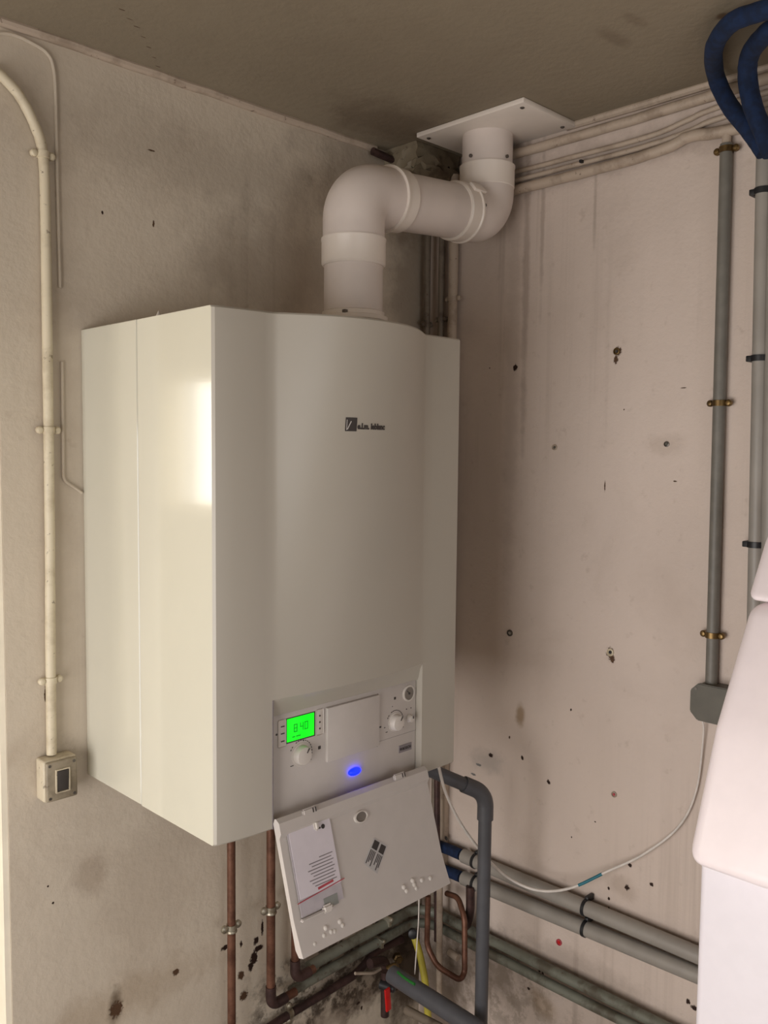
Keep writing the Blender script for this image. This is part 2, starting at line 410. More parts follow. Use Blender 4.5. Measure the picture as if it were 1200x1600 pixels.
bm = new(); add_box(bm, (HX-.15, .16, 2.6), (-.6, HY+.15, 2.7)); struct('ceiling_hall', bm, M['cream'], smooth=False)
def window(name, x, y0, y1, z0, z1, n=2):
    bm = new(); t = .05
    add_box(bm, (x-.04, y0, z0), (x+.02, y0+t, z1)); add_box(bm, (x-.04, y1-t, z0), (x+.02, y1, z1))
    add_box(bm, (x-.04, y0+t, z0), (x+.02, y1-t, z0+t)); add_box(bm, (x-.04, y0+t, z1-t), (x+.02, y1-t, z1))
    for i in range(1, n):
        y = y0+(y1-y0)*i/n; add_box(bm, (x-.035, y-.025, z0+t), (x+.015, y+.025, z1-t))
    struct(name, bm, M['jamb'], smooth=False)
window('window_1', XW-.09, wy0, wy1, wz0, wz1)
window('window_2', HX-.09, hy0, hy1, hz0, hz1)
# white painted lining of the doorway: bright reveal at the photo's left edge
bm = new(); add_box(bm, (DX1-.012, .002, FZ), (DX1-.0005, .158, 2.12)); add_box(bm, (DX0+.0005, .002, FZ), (DX0+.012, .158, 2.12))
add_box(bm, (DX0+.012, .002, 2.108), (DX1-.012, .158, 2.119))
struct('door_1', bm, M['jamb'], smooth=False)

# ------------------------------------------------------------------ the boiler
BX0, BX1 = -1.001, -.404
BZ0, BZ1 = .920, 1.810
BC = (BX0+BX1)/2
YS = -.215            # seam between rear casing and front cover
YF = -.466
PX0, PX1 = -.889, -.510   # bulge and control panel
PZ1 = 1.150               # top of the control panel
boiler = thing('gas_boiler', 'white enamelled wall-hung gas boiler with lit green display and open front flap', 'boiler', (BC, 0, BZ0))
bm = new(); add_box(bm, (BX0, YS+.0015, BZ0), (BX1, -.0005, BZ1), .0015, 1)
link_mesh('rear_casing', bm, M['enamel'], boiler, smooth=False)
bm = new(); add_lathe(bm, (-.97, -.238, BZ1-.002), (0, 0, 1), [(.006, 0), (.006, .006), (.002, .015), (.0005, .018)], 12)
link_mesh('locating_pin', bm, M['knob'], boiler)

def bulge(x):
    if x <= PX0 or x >= PX1: return 0.0
    t = (x-PX0)/(PX1-PX0)
    # gentle dome with short concave run-outs like the top edge of the photo
    return .074*(1-abs(2*t-1)**2.2)**1.15
def cover_y(x, z=BZ1):
    k = 1.0-.80*min(1, max(0, (BZ1-z)/(BZ1-PZ1)))**.8
    return YF - bulge(x)*k + (.012*max(0, (PX0-x)/(PX0-BX0))**2)
# front cover: shell, sides, top; the control recess is cut out of its lower middle
xs = [BX0]+[BX0+.004]+[BX0+.02+ (PX0-BX0-.02)*i/5 for i in range(6)]+[PX0+(PX1-PX0)*i/48 for i in range(1, 49)]+[PX1+(BX1-.02-PX1)*i/4 for i in range(1, 5)]+[BX1-.004, BX1]
def rounded(x, z=BZ1):
    y = cover_y(x, z)
    if x <= BX0+1e-6 or x >= BX1-1e-6: y += .0045
    elif x <= BX0+.0041 or x >= BX1-.0041: y += .0008
    return y
bm = new()
zs = [BZ1, BZ1-.003, 1.7, 1.6, 1.5, 1.4, 1.3, PZ1+.06, PZ1+.003, PZ1]
grid = []
for j, z in enumerate(zs):
    grid.append([bm.verts.new((x, rounded(x, z)+(.003 if j == 0 else 0), z)) for x in xs])
for a, b in zip(grid, grid[1:]):
    for i in range(len(xs)-1): bm.faces.new((a[i], a[i+1], b[i+1], b[i]))
low = []
for z in (PZ1-.04, 1.03, BZ0+.003, BZ0):
    low.append([bm.verts.new((x, rounded(x, z)+(.003 if z == BZ0 else 0), z)) for x in xs])
rows = [grid[-1]]+low
iL = [i for i, x in enumerate(xs) if x <= PX0+1e-6][-1]; iR = [i for i, x in enumerate(xs) if x >= PX1-1e-6][0]
for a, b in zip(rows, rows[1:]):
    for i in range(len(xs)-1):
        if iL <= i < iR: continue
        bm.faces.new((a[i], a[i+1], b[i+1], b[i]))
# top, sides and bottom returns back to the seam
def wallup(seq, zc):
    bk = [bm.verts.new((v.co.x, YS-.0015, zc)) for v in seq]
    for i in range(len(seq)-1): bm.faces.new((seq[i], seq[i+1], bk[i+1], bk[i]))
    return bk
bkt = wallup(grid[0], BZ1-.001)
full = grid+low
for s in (0, -1):
    col = [r[s] for r in full]; bk = [bm.verts.new((v.co.x, YS-.0015, v.co.z if k else BZ1-.001)) for k, v in enumerate(col)]
    for i in range(len(col)-1): bm.faces.new((col[i], col[i+1], bk[i+1], bk[i]))
wallup(low[-1][:iL+1], BZ0); wallup(low[-1][iR:], BZ0)
# side cheeks of the recess
PY = -.450
for s in (iL, iR):
    col = [grid[-1][s]]+[r[s] for r in low]; bk = [bm.verts.new((v.co.x, PY+.02, v.co.z)) for v in col]
    for i in range(len(col)-1): bm.faces.new((col[i], col[i+1], bk[i+1], bk[i]))
# sloping chin under the bulge into the recess
chin = [bm.verts.new((v.co.x, PY-.004, PZ1-.034)) for v in grid[-1][iL:iR+1]]
chin0 = grid[-1][iL:iR+1]
mid = [bm.verts.new((v.co.x, PY-.004+(v.co.y-PY+.004)*.45, PZ1-.012)) for v in chin0]
for A, B in ((chin0, mid), (mid, chin)):
    for i in range(len(A)-1): bm.faces.new((A[i], A[i+1], B[i+1], B[i]))
bmesh.ops.recalc_face_normals(bm, faces=bm.faces)
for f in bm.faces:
    if all(v.co.x < BX0+1e-5 for v in f.verts): f.material_index = 1  # left side faces take the brighter, lit copy
link_mesh('front_cover', bm, [M['enamel_shaded'], M['enamel']], boiler, angle=30)
# thin joint frame of the recess
bm = new()
add_box(bm, (PX0-.0016, YF-.0009, BZ0+.001), (PX0+.0004, YF+.004, PZ1-.001))
link_mesh('recess_joint', bm, M['printg'], boiler)
# brand mark on the front
bm = new(); yl = cover_y(-.785)
n = Vector((-.0, -1, 0))
def surf(x, z, lift=.0006): return (x, cover_y(x, z)-lift, z)
def logo_quad(x0, x1, z0, z1, mat=0, lift=.0006, k=6):
    vs = [[bm.verts.new(surf(x0+(x1-x0)*i/k, z, lift)) for i in range(k+1)] for z in (z0, z1)]
    for i in range(k): bm.faces.new((vs[0][i], vs[0][i+1], vs[1][i+1], vs[1][i])).material_index = mat
o_ = .53
for _ in range(12): q = Lw(540, 652, o_); o_ = -cover_y(q.x, q.z)
x0, zt = q.x, q.z
logo_quad(x0, x0+.024, zt-.024, zt)
# light strokes inside the square
a = [bm.verts.new(surf(x0+.003+dx, zt-.021+dz, .0012)) for dx, dz in ((0, 0), (.002, 0), (.009, .014), (.0075, .015))]
bm.faces.new(a).material_index = 1
a = [bm.verts.new(surf(x0+.002+dx, zt-.022+dz, .0012)) for dx, dz in ((0, 0), (.0012, 0), (.0012, .018), (0, .018))]
bm.faces.new(a).material_index = 1
n0 = len(bm.verts)
add_text(bm, 'e.l.m. leblanc', (x0+.0255, 0, zt-.0195), .0140, (1, 0, 0), (0, 0, 1), .0003, .0007)
bm.verts.ensure_lookup_table()
xm = max(v.co.x for v in bm.verts[n0:]); k_ = (.066)/(xm-(x0+.0255))
for v in bm.verts[n0:]:
    v.co.x = x0+.0255+(v.co.x-(x0+.0255))*k_
    v.co.y = cover_y(v.co.x, v.co.z)-.0006+v.co.y
link_mesh('brand_mark', bm, [M['print'], M['pale']], boiler, smooth=False)

# control panel
panel_bm = new(); add_box(panel_bm, (PX0+.001, PY, BZ0+.004), (PX1-.001, PY+.03, PZ1-.030), .0015)
panel = link_mesh('control_panel', panel_bm, M['panel'], boiler)
def P(px, py, off=None): v = Lw(px, py, -PY if off is None else off); return v.x, v.z
# display
bm = new(); ax, az = P(448, 1123); bx, bz = P(490, 1148); bx = P(490, 1130)[0]
dz1 = (P(448, 1123)[1]+P(490, 1114)[1])/2; dz0 = (P(448, 1160)[1]+P(490, 1148)[1])/2
add_box(bm, (ax-.0015, PY-.0008, dz0-.0025), (bx+.003, PY+.001, dz1+.0015)); link_mesh('display_frame', bm, M['seam'], panel)
bm = new(); add_box(bm, (ax, PY-.0015, dz0), (bx, PY, dz1), .0003)
disp = link_mesh('display', bm, M['lcd'], panel)
bm = new()
SEG = {'8': 'abcdefg', '4': 'bcfg', '0': 'abcdef', '5': 'acdfg'}
def seg7(ch, x, z, w, h, t):
    y0, y1 = PY-.0019, PY-.0015
    R = {'a': (x, z+h-t, x+w, z+h), 'd': (x, z, x+w, z+t), 'g': (x, z+h/2-t/2, x+w, z+h/2+t/2), 'f': (x, z+h/2, x+t, z+h), 'b': (x+w-t, z+h/2, x+w, z+h),
         'e': (x, z, x+t, z+h/2), 'c': (x+w-t, z, x+w, z+h/2)}
    for s in SEG[ch]:
        q = R[s]; add_box(bm, (q[0], y0, q[1]), (q[2], y1, q[3]))
W = bx-ax; Hh = dz1-dz0
seg7('8', ax+W*.24, dz0+Hh*.36, W*.13, Hh*.36, .0019); seg7('4', ax+W*.47, dz0+Hh*.36, W*.13, Hh*.36, .0019); seg7('0', ax+W*.64, dz0+Hh*.36, W*.13, Hh*.36, .0019)
for i, wd in ((.18, .1), (.32, .18)): add_box(bm, (ax+W*i, PY-.0019, dz0+Hh*.14), (ax+W*(i+wd), PY-.0015, dz0+Hh*.20))
link_mesh('display_digits', bm, M['lcddk'], panel)
# key strips beside the display
def keystrip(px, pys, inner):
    x, z1_ = P(px, pys[0]); x2, z0_ = P(px, pys[-1])
    bm = new(); add_box(bm, (x-.009, PY-.0012, z0_-.011), (x+.009, PY+.001, z1_+.011), .003)
    s = link_mesh('key_strip', bm, M['knob'], panel)
    return x
xk = keystrip(440, (1134, 1148, 1158), True)
for py in (1135, 1146, 1158):
    x, z = P(441, py); bm = new(); add_box(bm, (x-.004, PY-.0017, z-.001), (x+.004, PY-.0011, z+.001)); link_mesh('key_mark', bm, M['print'], panel)
keystrip(499, (1117, 1128, 1139), True)
for py in (1118, 1128, 1138):
    x, z = P(499, py); bm = new(); add_lathe(bm, (x, PY-.0011, z), (0, -1, 0), [(.0018, 0), (.0018, .0007)], 10); link_mesh('key_mark', bm, M['print'], panel)
bm = new(); x, z = P(432, 1148); add_lathe(bm, (x, PY+.0005, z), (0, -1, 0), [(.002, 0), (.002, .001)], 12); link_mesh('sensor_dot', bm, M['print'], panel)
# knobs
def knob(px, py, r, ht, label=None, marks=True, mr=1.5):
    x, z = P(px, py)
    bm = new(); add_lathe(bm, (x, PY+.0005, z), (0, -1, 0), [(r*1.15, 0), (r*1.15, .0018), (r, .0022), (r*.93, ht*.8), (r*.85, ht), (r*.5, ht+.001), (0, ht+.001)], 32)
    k = link_mesh('knob', bm, M['knob'], panel)
    bm = new(); a = math.radians(35)
    add_box(bm, (x-.0009, PY-ht-.0014, z+r*.35), (x+.0009, PY-ht-.0002, z+r*.85), rot=Matrix.Rotation(a, 3, 'Y'), piv=(x, PY, z))
    link_mesh('pointer', bm, M['print'], panel)
    if marks:
        bm = new()
        for d in range(-60, 121, 12):
            if d % 36 == 0 and d < 0: continue
            a = math.radians(d); R = r*mr
            add_box(bm, (x-.0016, PY-.0006, z+R-.0006), (x+.0016, PY+.001, z+R+.0007), rot=Matrix.Rotation(a, 3, 'Y'), piv=(x, PY, z))
        link_mesh('dial_scale', bm, M['print'], panel)
knob(470, 1179, .0185, .013, mr=1.42)
knob(617, 1128, .0165, .013, mr=1.42)
bm = new(); x, z = P(639, 1122); add_lathe(bm, (x, PY+.0005, z), (0, -1, 0), [(.0085, 0), (.0085, .002), (.007, .004), (.0065, .010), (0, .0105)], 24, sx=1.0)
link_mesh('selector_knob', bm, M['knob'], panel)
bm = new(); add_box(bm, (x+.001, PY-.0115, z+.001), (x+.0028, PY-.0098, z+.006)); link_mesh('selector_pointer', bm, M['print'], panel)
# small printed marks
bm = new()
for px, py, w_, h_ in ((456, 1197, .007, .0012), (484, 1187, .007, .0012), (499, 1168, .006, .006), (601, 1137, .003, .0014), (594, 1136, .005, .003), (604, 1144, .005, .0012),
                       (629, 1136, .005, .0014), (617, 1091, .005, .005), (635, 1108, .002, .002), (642, 1106, .002, .002), (613, 1104, .0015, .0015), (474, 1157, .002, .002)):
    x, z = P(px, py); bm = new(); add_box(bm, (x-w_/2, PY-.0006, z-h_/2), (x+w_/2, PY+.001, z+h_/2)); link_mesh('printed_symbol', bm, M['print'], panel)
# pressure gauge
bm = new(); x, z = P(638, 1083)
add_lathe(bm, (x, PY+.0005, z), (0, -1, 0), [(.0165, 0), (.0165, .003), (.0135, .0035), (.0130, .0022), (0, .0022)], 32); gauge = link_mesh('pressure_gauge', bm, M['knob'], panel)
bm = new(); add_lathe(bm, (x, PY-.0018, z), (0, -1, 0), [(.0128, 0), (.0128, .0009), (0, .0009)], 32)
link_mesh('gauge_face', bm, M['gaugedk'], panel)
bm = new(); add_box(bm, (x-.0006, PY-.0034, z-.002), (x+.0006, PY-.0026, z+.009), rot=Matrix.Rotation(-.8, 3, 'Y'), piv=(x, PY, z)); add_lathe(bm, (x, PY-.0026, z), (0, -1, 0), [(.0025, 0), (.0025, .001)], 12)
link_mesh('gauge_needle', bm, M['print'], panel)
# blank service cover in the middle
x0_, zz1 = P(508, 1107); x1_, zz0 = P(589, 1165); zz0 = (P(508, 1190)[1]+P(589, 1165)[1])/2; zz1 = (P(508, 1107)[1]+P(589, 1083)[1])/2
bm = new(); add_box(bm, (x0_, PY-.0075, zz0), (x1_, PY+.001, zz1), .002); link_mesh('blank_cover', bm, M['panel'], panel)
bm = new(); add_box(bm, (x1_, PY-.0005, zz0-.003), (x1_+.0015, PY+.001, zz1)); link_mesh('cover_joint', bm, M['seam'], panel)
bm = new(); xa = x1_+.004; xb = P(652, 1100)[0]
for q in ((xa, zz0+.006, xb, zz0+.0065),): add_box(bm, (q[0], PY-.0003, q[1]), (q[2], PY+.001, q[3]))
link_mesh('bezel_line', bm, M['printg'], panel)
# blue lamp
bm = new(); x, z = P(553, 1205)
add_lathe(bm, (x, PY+.0005, z), (0, -1, 0), [(.0085, 0), (.0085, .0015), (.007, .003), (.004, .0042), (0, .0045)], 24, sx=.1)
for v in bm.verts: v.co.x = x+(v.co.x-x)*1.0
bm.free(); bm = new()
rings = []
for r, h in ((1.0, 0), (1.0, .004), (.8, .0065), (.45, .008), (.001, .0084)):
    rings.append([bm.verts.new((x+.0155*r*math.cos(a), PY+.0005-h, z+.0075*r*math.sin(a))) for a in [2*PI*k/28 for k in range(28)]])
for a, b in zip(rings, rings[1:]):
    for k in range(28): bm.faces.new((a[k], a[(k+1) % 28], b[(k+1) % 28], b[k]))
bm.faces.new(rings[0])
link_mesh('status_lamp', bm, M['led'], panel)
# small badge with brand
x, z = P(633, 1168); bm = new(); add_box(bm, (x-.018, PY-.001, z-.0075), (x+.018, PY+.001, z+.0075)); badge = link_mesh('badge', bm, M['printg'], panel)
bm = new(); add_text(bm, 'BOSCH', (x-.0095, PY-.0013, z-.003), .0078, (1, 0, 0), (0, 0, 1), .0002, .0003)
add_lathe(bm, (x-.0135, PY-.001, z), (0, -1, 0), [(.0028, 0), (.0028, .0005)], 14)
link_mesh('badge_lettering', bm, M['print'], panel, smooth=False)

# open flap: hinged under the panel, hanging down and leaning out
HZ = .940; HYf = -.474
dirF = Vector((0, -.0655, -.214)).normalized()       # down the flap
nF = Vector((0, -dirF.z*-1, 0)); nF = Vector((1, 0, 0)).cross(dirF).normalized()
if nF.y > 0: nF = -nF                                  # inner face normal towards the room
LEN = .232
def F(u, v, n_=0.0):   # u along X from left edge, v down the flap, n_ out of the inner face
    return Vector((PX0+u, HYf, HZ+.001)) + dirF*v + nF*n_
FW = PX1-PX0
bm = new()
prof = [(0, .0), (.008, .007), (.026, .007), (.034, .0005), (.06, 0), (.12, 0), (.17, 0), (.19, .002), (LEN-.012, .006), (LEN, .008)]
us = [0, .002, .006]+[FW*i/16 for i in range(1, 16)]+[FW-.006, FW-.002, FW]
def outer(u, v):      # outer skin follows the same dome as the cover, shallow here
    t = u/FW; return -.010-.030*math.sin(PI*t)**.9*math.sin(min(1, v/.05)*PI/2)*max(0, 1-v/LEN*.15)
inn = [[bm.verts.new(F(u, v, h-(.0 if .004 < u < FW-.004 else .0))) for u in us] for v, h in prof]
out = [[bm.verts.new(F(u, v, outer(u, v) if 0 < v < LEN else -.004)) for u in us] for v, h in prof]
for G in (inn, out):
    for a, b in zip(G, G[1:]):
        for i in range(len(us)-1): bm.faces.new((a[i], a[i+1], b[i+1], b[i]))
for G in range(len(prof)-1):
    for s in (0, -1): bm.faces.new((inn[G][s], inn[G+1][s], out[G+1][s], out[G][s]))
for s in (0, -1):
    for i in range(len(us)-1): bm.faces.new((inn[s][i], inn[s][i+1], out[s][i+1], out[s][i]))
flap = link_mesh('flap', bm, M['panel'], boiler, angle=30)
flap['label'] = 'open hinged front flap with inner side showing'
def onflap(px, py, n_=0.0):
    p0 = F(0, 0, n_); d = ray(px, py); t = (p0-CAM).dot(nF)/d.dot(nF); q = CAM+d*t-p0
    return q.x, q.dot(dirF)
def fbox(bm, u0, v0, u1, v1, n0, n1, mat=0, rot=0.0):
    cu, cv = (u0+u1)/2, (v0+v1)/2
    def T(u, v, n_):
        a, b = u-cu, v-cv; c_, s_ = math.cos(rot), math.sin(rot)
        return F(cu+a*c_-b*s_, cv+a*s_+b*c_, n_)
    add_prism(bm, [T(u0, v0, n0), T(u1, v0, n0), T(u1, v1, n0), T(u0, v1, n0)], nF*(n1-n0), mat)
# hinge tabs with slots
for (px, py) in ((483, 1266), (623, 1212)):
    u, v = onflap(px, py)
    bm = new(); fbox(bm, u-.020, v-.006, u+.012, v+.006, .002, .009); bmesh.ops.bevel(bm, geom=list(bm.edges), offset=.0025, segments=2, affect='EDGES')
    t_ = link_mesh('hinge_tab', bm, M['panel'], flap)
    bm = new()
    for k in (0, 1): fbox(bm, u+.001+k*.006, v-.004, u+.0035+k*.006, v+.004, .0088, .0094)
    link_mesh('hinge_slot', bm, M['print'], flap)
# ribbed dots along the lower lip
for (px, py) in ((491, 1475), (506, 1462), (517, 1456), (509, 1450), (535, 1446), (531, 1440), (522, 1455), (631, 1386), (635, 1392), (647, 1382), (650, 1388), (659, 1375), (672, 1372), (645, 1376)):
    u, v = onflap(px, py, .004)
    bm = new(); c_ = F(u, v, .001); add_lathe(bm, c_, nF, [(.0052, 0), (.0046, .004), (.003, .0055), (0, .006)], 12); link_mesh('moulded_stud', bm, M['knob'], flap)
# oval finger grip
u, v = onflap(563, 1276); bm = new()
rings = []
for r, h in ((1.25, .0), (1.2, .004), (1.0, .0045), (.95, .001)):
    rings.append([bm.verts.new(F(u+.014*r*math.cos(a), v+.009*r*math.sin(a), h)) for a in [2*PI*k/28 for k in range(28)]])
for a, b in zip(rings, rings[1:]):
    for k in range(28): bm.faces.new((a[k], a[(k+1) % 28], b[(k+1) % 28], b[k]))
link_mesh('oval_ring', bm, M['knob'], flap)
bm = new(); vs = [bm.verts.new(F(u+.0135*math.cos(a), v+.0085*math.sin(a), .0015)) for a in [2*PI*k/28 for k in range(28)]]; bm.faces.new(vs)
bmesh.ops.translate(bm, verts=bm.verts, vec=(0, 0, 0)); 
r_ = bmesh.ops.extrude_face_region(bm, geom=list(bm.faces)); bmesh.ops.translate(bm, verts=[e for e in r_['geom'] if isinstance(e, bmesh.types.BMVert)], vec=nF*.0006)
link_mesh('oval_recess', bm, M['gaugedk'], flap)
# sticker
SA, SB, SD, SE = [Vector(onflap(*q)) for q in ((584, 1309), (605, 1321), (589, 1365), (568, 1349))]
def sq(a, b, lift): # a across 0..1, b down 0..1
    p = SA*(1-a)*(1-b)+SB*a*(1-b)+SD*a*b+SE*(1-a)*b
    return F(p.x, p.y, lift)
def squad(bm, a0, b0, a1, b1, l0, l1): add_prism(bm, [sq(a0, b0, l0), sq(a1, b0, l0), sq(a1, b1, l0), sq(a0, b1, l0)], nF*(l1-l0))
bm = new(); squad(bm, 0, 0, 1, 1, .0003, .0009); stick = link_mesh('sticker', bm, M['sticker'], flap)
bm = new()
squad(bm, .08, .05, .45, .36, .0009, .0013); squad(bm, .58, .06, .93, .36, .0009, .0013)
for k in range(4): squad(bm, .08+k*.10, .42, .13+k*.10, .95-(k % 3)*.09, .0009, .0013)
for k in range(4): squad(bm, .58+k*.10, .42, .63+k*.10, .95-((k+1) % 3)*.12, .0009, .0013)
link_mesh('sticker_print', bm, M['print'], flap)
# catches holding the leaflet
for (px, py, w_, h_) in ((494, 1290, .005, .009), (512, 1419, .011, .007)):
    u, v = onflap(px, py, .006); bm = new(); fbox(bm, u-w_, v-h_, u+w_, v+h_, .001, .010); bmesh.ops.bevel(bm, geom=list(bm.edges), offset=.0035, segments=3, affect='EDGES')
    link_mesh('leaflet_catch', bm, M['knob'], flap)
# ledge at the foot of the leaflet
ul0, vl0 = onflap(468, 1438); ul1, vl1 = onflap(505, 1420)
bm = new(); fbox(bm, .012, vl0-.001, .012+.075, vl0+.004, .0, .008); bmesh.ops.bevel(bm, geom=list(bm.edges), offset=.0015, segments=2, affect='EDGES')
link_mesh('leaflet_ledge', bm, M['panel'], flap)

# leaflet in a clear pouch
u0, v0 = onflap(448, 1298, .004); u1 = onflap(512, 1278, .004)[0]; u2, v2 = onflap(466, 1432, .004); u3 = onflap(540, 1405, .004)[0]
lf = thing('leaflet_pouch', 'leaflet in a plastic pouch with a thin red line, clipped to the open boiler flap', 'leaflet', F(.05, v2, .004))
bm = new(); fbox(bm, u0, v0+.005, u3-.003, vl0-.003, .0022, .0032); link_mesh('pouch', bm, M['pouch'], lf)
bm = new(); pw = u1-u0+.004; fbox(bm, u0+.003, v0, u0+pw, v0+.118, .0034, .0040); link_mesh('paper', bm, M['paper'], lf)
bm = new(); random.seed(3)
for k in range(9):
    a = .62 if k < 1 else random.uniform(.25, .40)
    vv = v0+.062+k*.0055; u_a = u0+.003+pw*a*(1 if k else 1); 
    fbox(bm, u0+pw*(.60 if k == 0 else .30+.05*(k % 3)), vv, u0+pw*(.92-.04*(k % 2)), vv+.0016, .0041, .0044)
link_mesh('printed_text', bm, M['printg'], lf)
ra, rb = onflap(465, 1413, .004), onflap(538, 1372, .004)
bm = new(); rd = Vector((rb[0]-ra[0], rb[1]-ra[1])); ln = rd.length
fbox(bm, (ra[0]+rb[0])/2-ln/2, (ra[1]+rb[1])/2-.0008, (ra[0]+rb[0])/2+ln/2, (ra[1]+rb[1])/2+.0008, .0041, .0046, rot=math.atan2(rd.y, rd.x))
cx_, cy_ = onflap(512, 1383, .004); fbox(bm, cx_-.022, cy_-.0045, cx_+.014, cy_-.0005, .0041, .0045, rot=math.atan2(rd.y, rd.x))
link_mesh('red_line', bm, M['inkred'], lf)
bm = new(); u, v = onflap(505, 1291, .005); c_ = F(u, v, .0041); add_lathe(bm, c_, nF, [(.0042, 0), (.0042, .0005)], 16); fbox(bm, u-.011, v-.001, u-.006, v+.002, .0041, .0046)
link_mesh('round_mark', bm, M['print'], lf)
bm = new(); u, v = onflap(520, 1404, .004); fbox(bm, u-.020, v-.006, u+.012, v+.012, .0033, .0037); link_mesh('folded_card', bm, M['pouchg'], lf)

# ------------------------------------------------------------------ the flue
FX, FY, FR = -.535, -.279, .0615
EX, EY = -.100, -.280
flue = thing('flue_pipe', 'thick white plastic flue pipe running from boiler top to a square ceiling plate', 'flue pipe', (FX, FY, BZ1))
za, zb = 2.112, 2.146
rb_ = .098
path_lo = [(FX, FY, BZ1+.0), (FX, FY, 2.0)]
bm = new(); add_tube(bm, path_lo, FR, 48); link_mesh('lower_pipe', bm, M['pvc'], flue)
bm = new(); add_lathe(bm, (FX, FY, BZ1+.001), (0, 0, 1), [(FR+.004, 0), (FR+.004, .036), (FR+.011, .038), (FR+.011, .046), (FR+.004, .048), (FR+.004, .056), (FR, .058)], 48); link_mesh('base_flange', bm, M['pvc2'], flue)
bm = new(); a0 = math.radians(-60); p = Vector((FX, FY, BZ1+.022)); add_box(bm, (FX-.060, FY-.040, BZ1+.046), (FX-.052, FY-.032, BZ1+.054)); link_mesh('screw', bm, M['steel'], flue)
A = Vector((FX, FY, za)); B = Vector((EX, EY, zb))
# lower elbow
ep = round_path([(FX, FY, za-rb_-.012), A, A.lerp(B, (rb_+.012)/(B-A).length)], rb_, 14)
bm = new(); add_tube(bm, ep, FR+.003, 48); link_mesh('lower_elbow', bm, M['pvc'], flue)
d = (B-A).normalized()
def collar(a, axis, L_, r_, name='collar', lip=.0035):
    bm = new(); add_lathe(bm, a, axis, [(r_-.004, -.0005), (r_+lip, 0), (r_+lip, .004), (r_, .006), (r_, L_-.004), (r_-.003, L_)], 48)
    return link_mesh(name, bm, M['pvc2'], flue)
collar((FX, FY, za-rb_+.004), (0, 0, -1), .056, FR+.0055, lip=.001)
collar(A+d*(rb_-.004), d, .040, FR+.0055)
bm = new(); add_tube(bm, [A+d*(rb_+.02), B-d*(rb_+.02)], FR, 48); link_mesh('horizontal_pipe', bm, M['pvc'], flue)
ep = round_path([B-d*(rb_+.012), B, (EX, EY, zb+rb_+.012)], rb_, 14)
bm = new(); add_tube(bm, ep, FR+.003, 48); link_mesh('upper_elbow', bm, M['pvc'], flue)
collar(B-d*(rb_-.008), -d, .040, FR+.0055)
cu = collar((EX, EY, 2.262), (0, 0, -1), .054, FR+.0045, lip=.001)
bm = new(); add_tube(bm, [(EX, EY, 2.20), (EX, EY, H-.002)], FR-.001, 48); link_mesh('upper_pipe', bm, M['pvc'], flue)
bm = new()
for (px, py, y, D) in ((735, 243, 0, 0), (793, 244, 0, 0)):
    dd = ray(px, py); o_ = CAM-Vector((EX, EY, 0)); a_ = dd.x**2+dd.y**2; b_ = 2*(o_.x*dd.x+o_.y*dd.y); c2 = o_.x**2+o_.y**2-(FR+.004)**2
    t = (-b_-math.sqrt(max(0, b_*b_-4*a_*c2)))/(2*a_); q = CAM+dd*t; nn = Vector((q.x-EX, q.y-EY, 0)).normalized()
    bm = new(); add_lathe(bm, q-nn*.003, nn, [(.004, 0), (.004, .004), (.002, .005)], 12); link_mesh('collar_screw', bm, M['steel'], flue)
bm = new(); ang = math.atan2(-1, -1.0)
for q0 in (-.55,):
    nn = Vector((math.cos(-PI/2-.25), math.sin(-PI/2-.25), 0)); tt = Vector((-nn.y, nn.x, 0)); c_ = Vector((EX, EY, 2.212))+nn*(FR+.004)
    add_box(bm, c_-Vector((.012, .004, .0)), c_+Vector((.012, .004, .052)), .001)
bm.free()
# clip on the horizontal collar
bm = new(); q = B-d*(rb_+.012); ang = math.radians(42)
nn = (Vector((0, -1, 0))*math.cos(ang)+Vector((0, 0, 1))*math.sin(ang)).normalized()
c_ = q+nn*(FR+.008)
rot = Matrix.Rotation(-ang, 3, 'X'); add_box(bm, c_-Vector((.006, .004, .013)), c_+Vector((.034, .004, .013)), .002, rot=rot); link_mesh('strap_clip', bm, M['pvc2'], flue)
bm = new(); nn = Vector((-.2, -.98, .1)).normalized(); add_lathe(bm, q+Vector((.036, 0, 0))+nn*(FR+.004), nn, [(.004, 0), (.004, .004), (.002, .005)], 12); link_mesh('screw', bm, M['steel'], flue)
bm = new(); add_box(bm, (-.212, -.468, H-.012), (-.004, -.150, H-.0005), .002); plate = link_mesh('ceiling_plate', bm, M['pvc2'], flue)
for (x, y) in ((-.190, -.448), (-.030, -.445), (-.19, -.17), (-.03, -.17)):
    bm = new(); add_lathe(bm, (x, y, H-.0115), (0, 0, -1), [(.005, 0), (.005, .002), (.003, .0035)], 12); link_mesh('plate_screw', bm, M['steel'], flue)

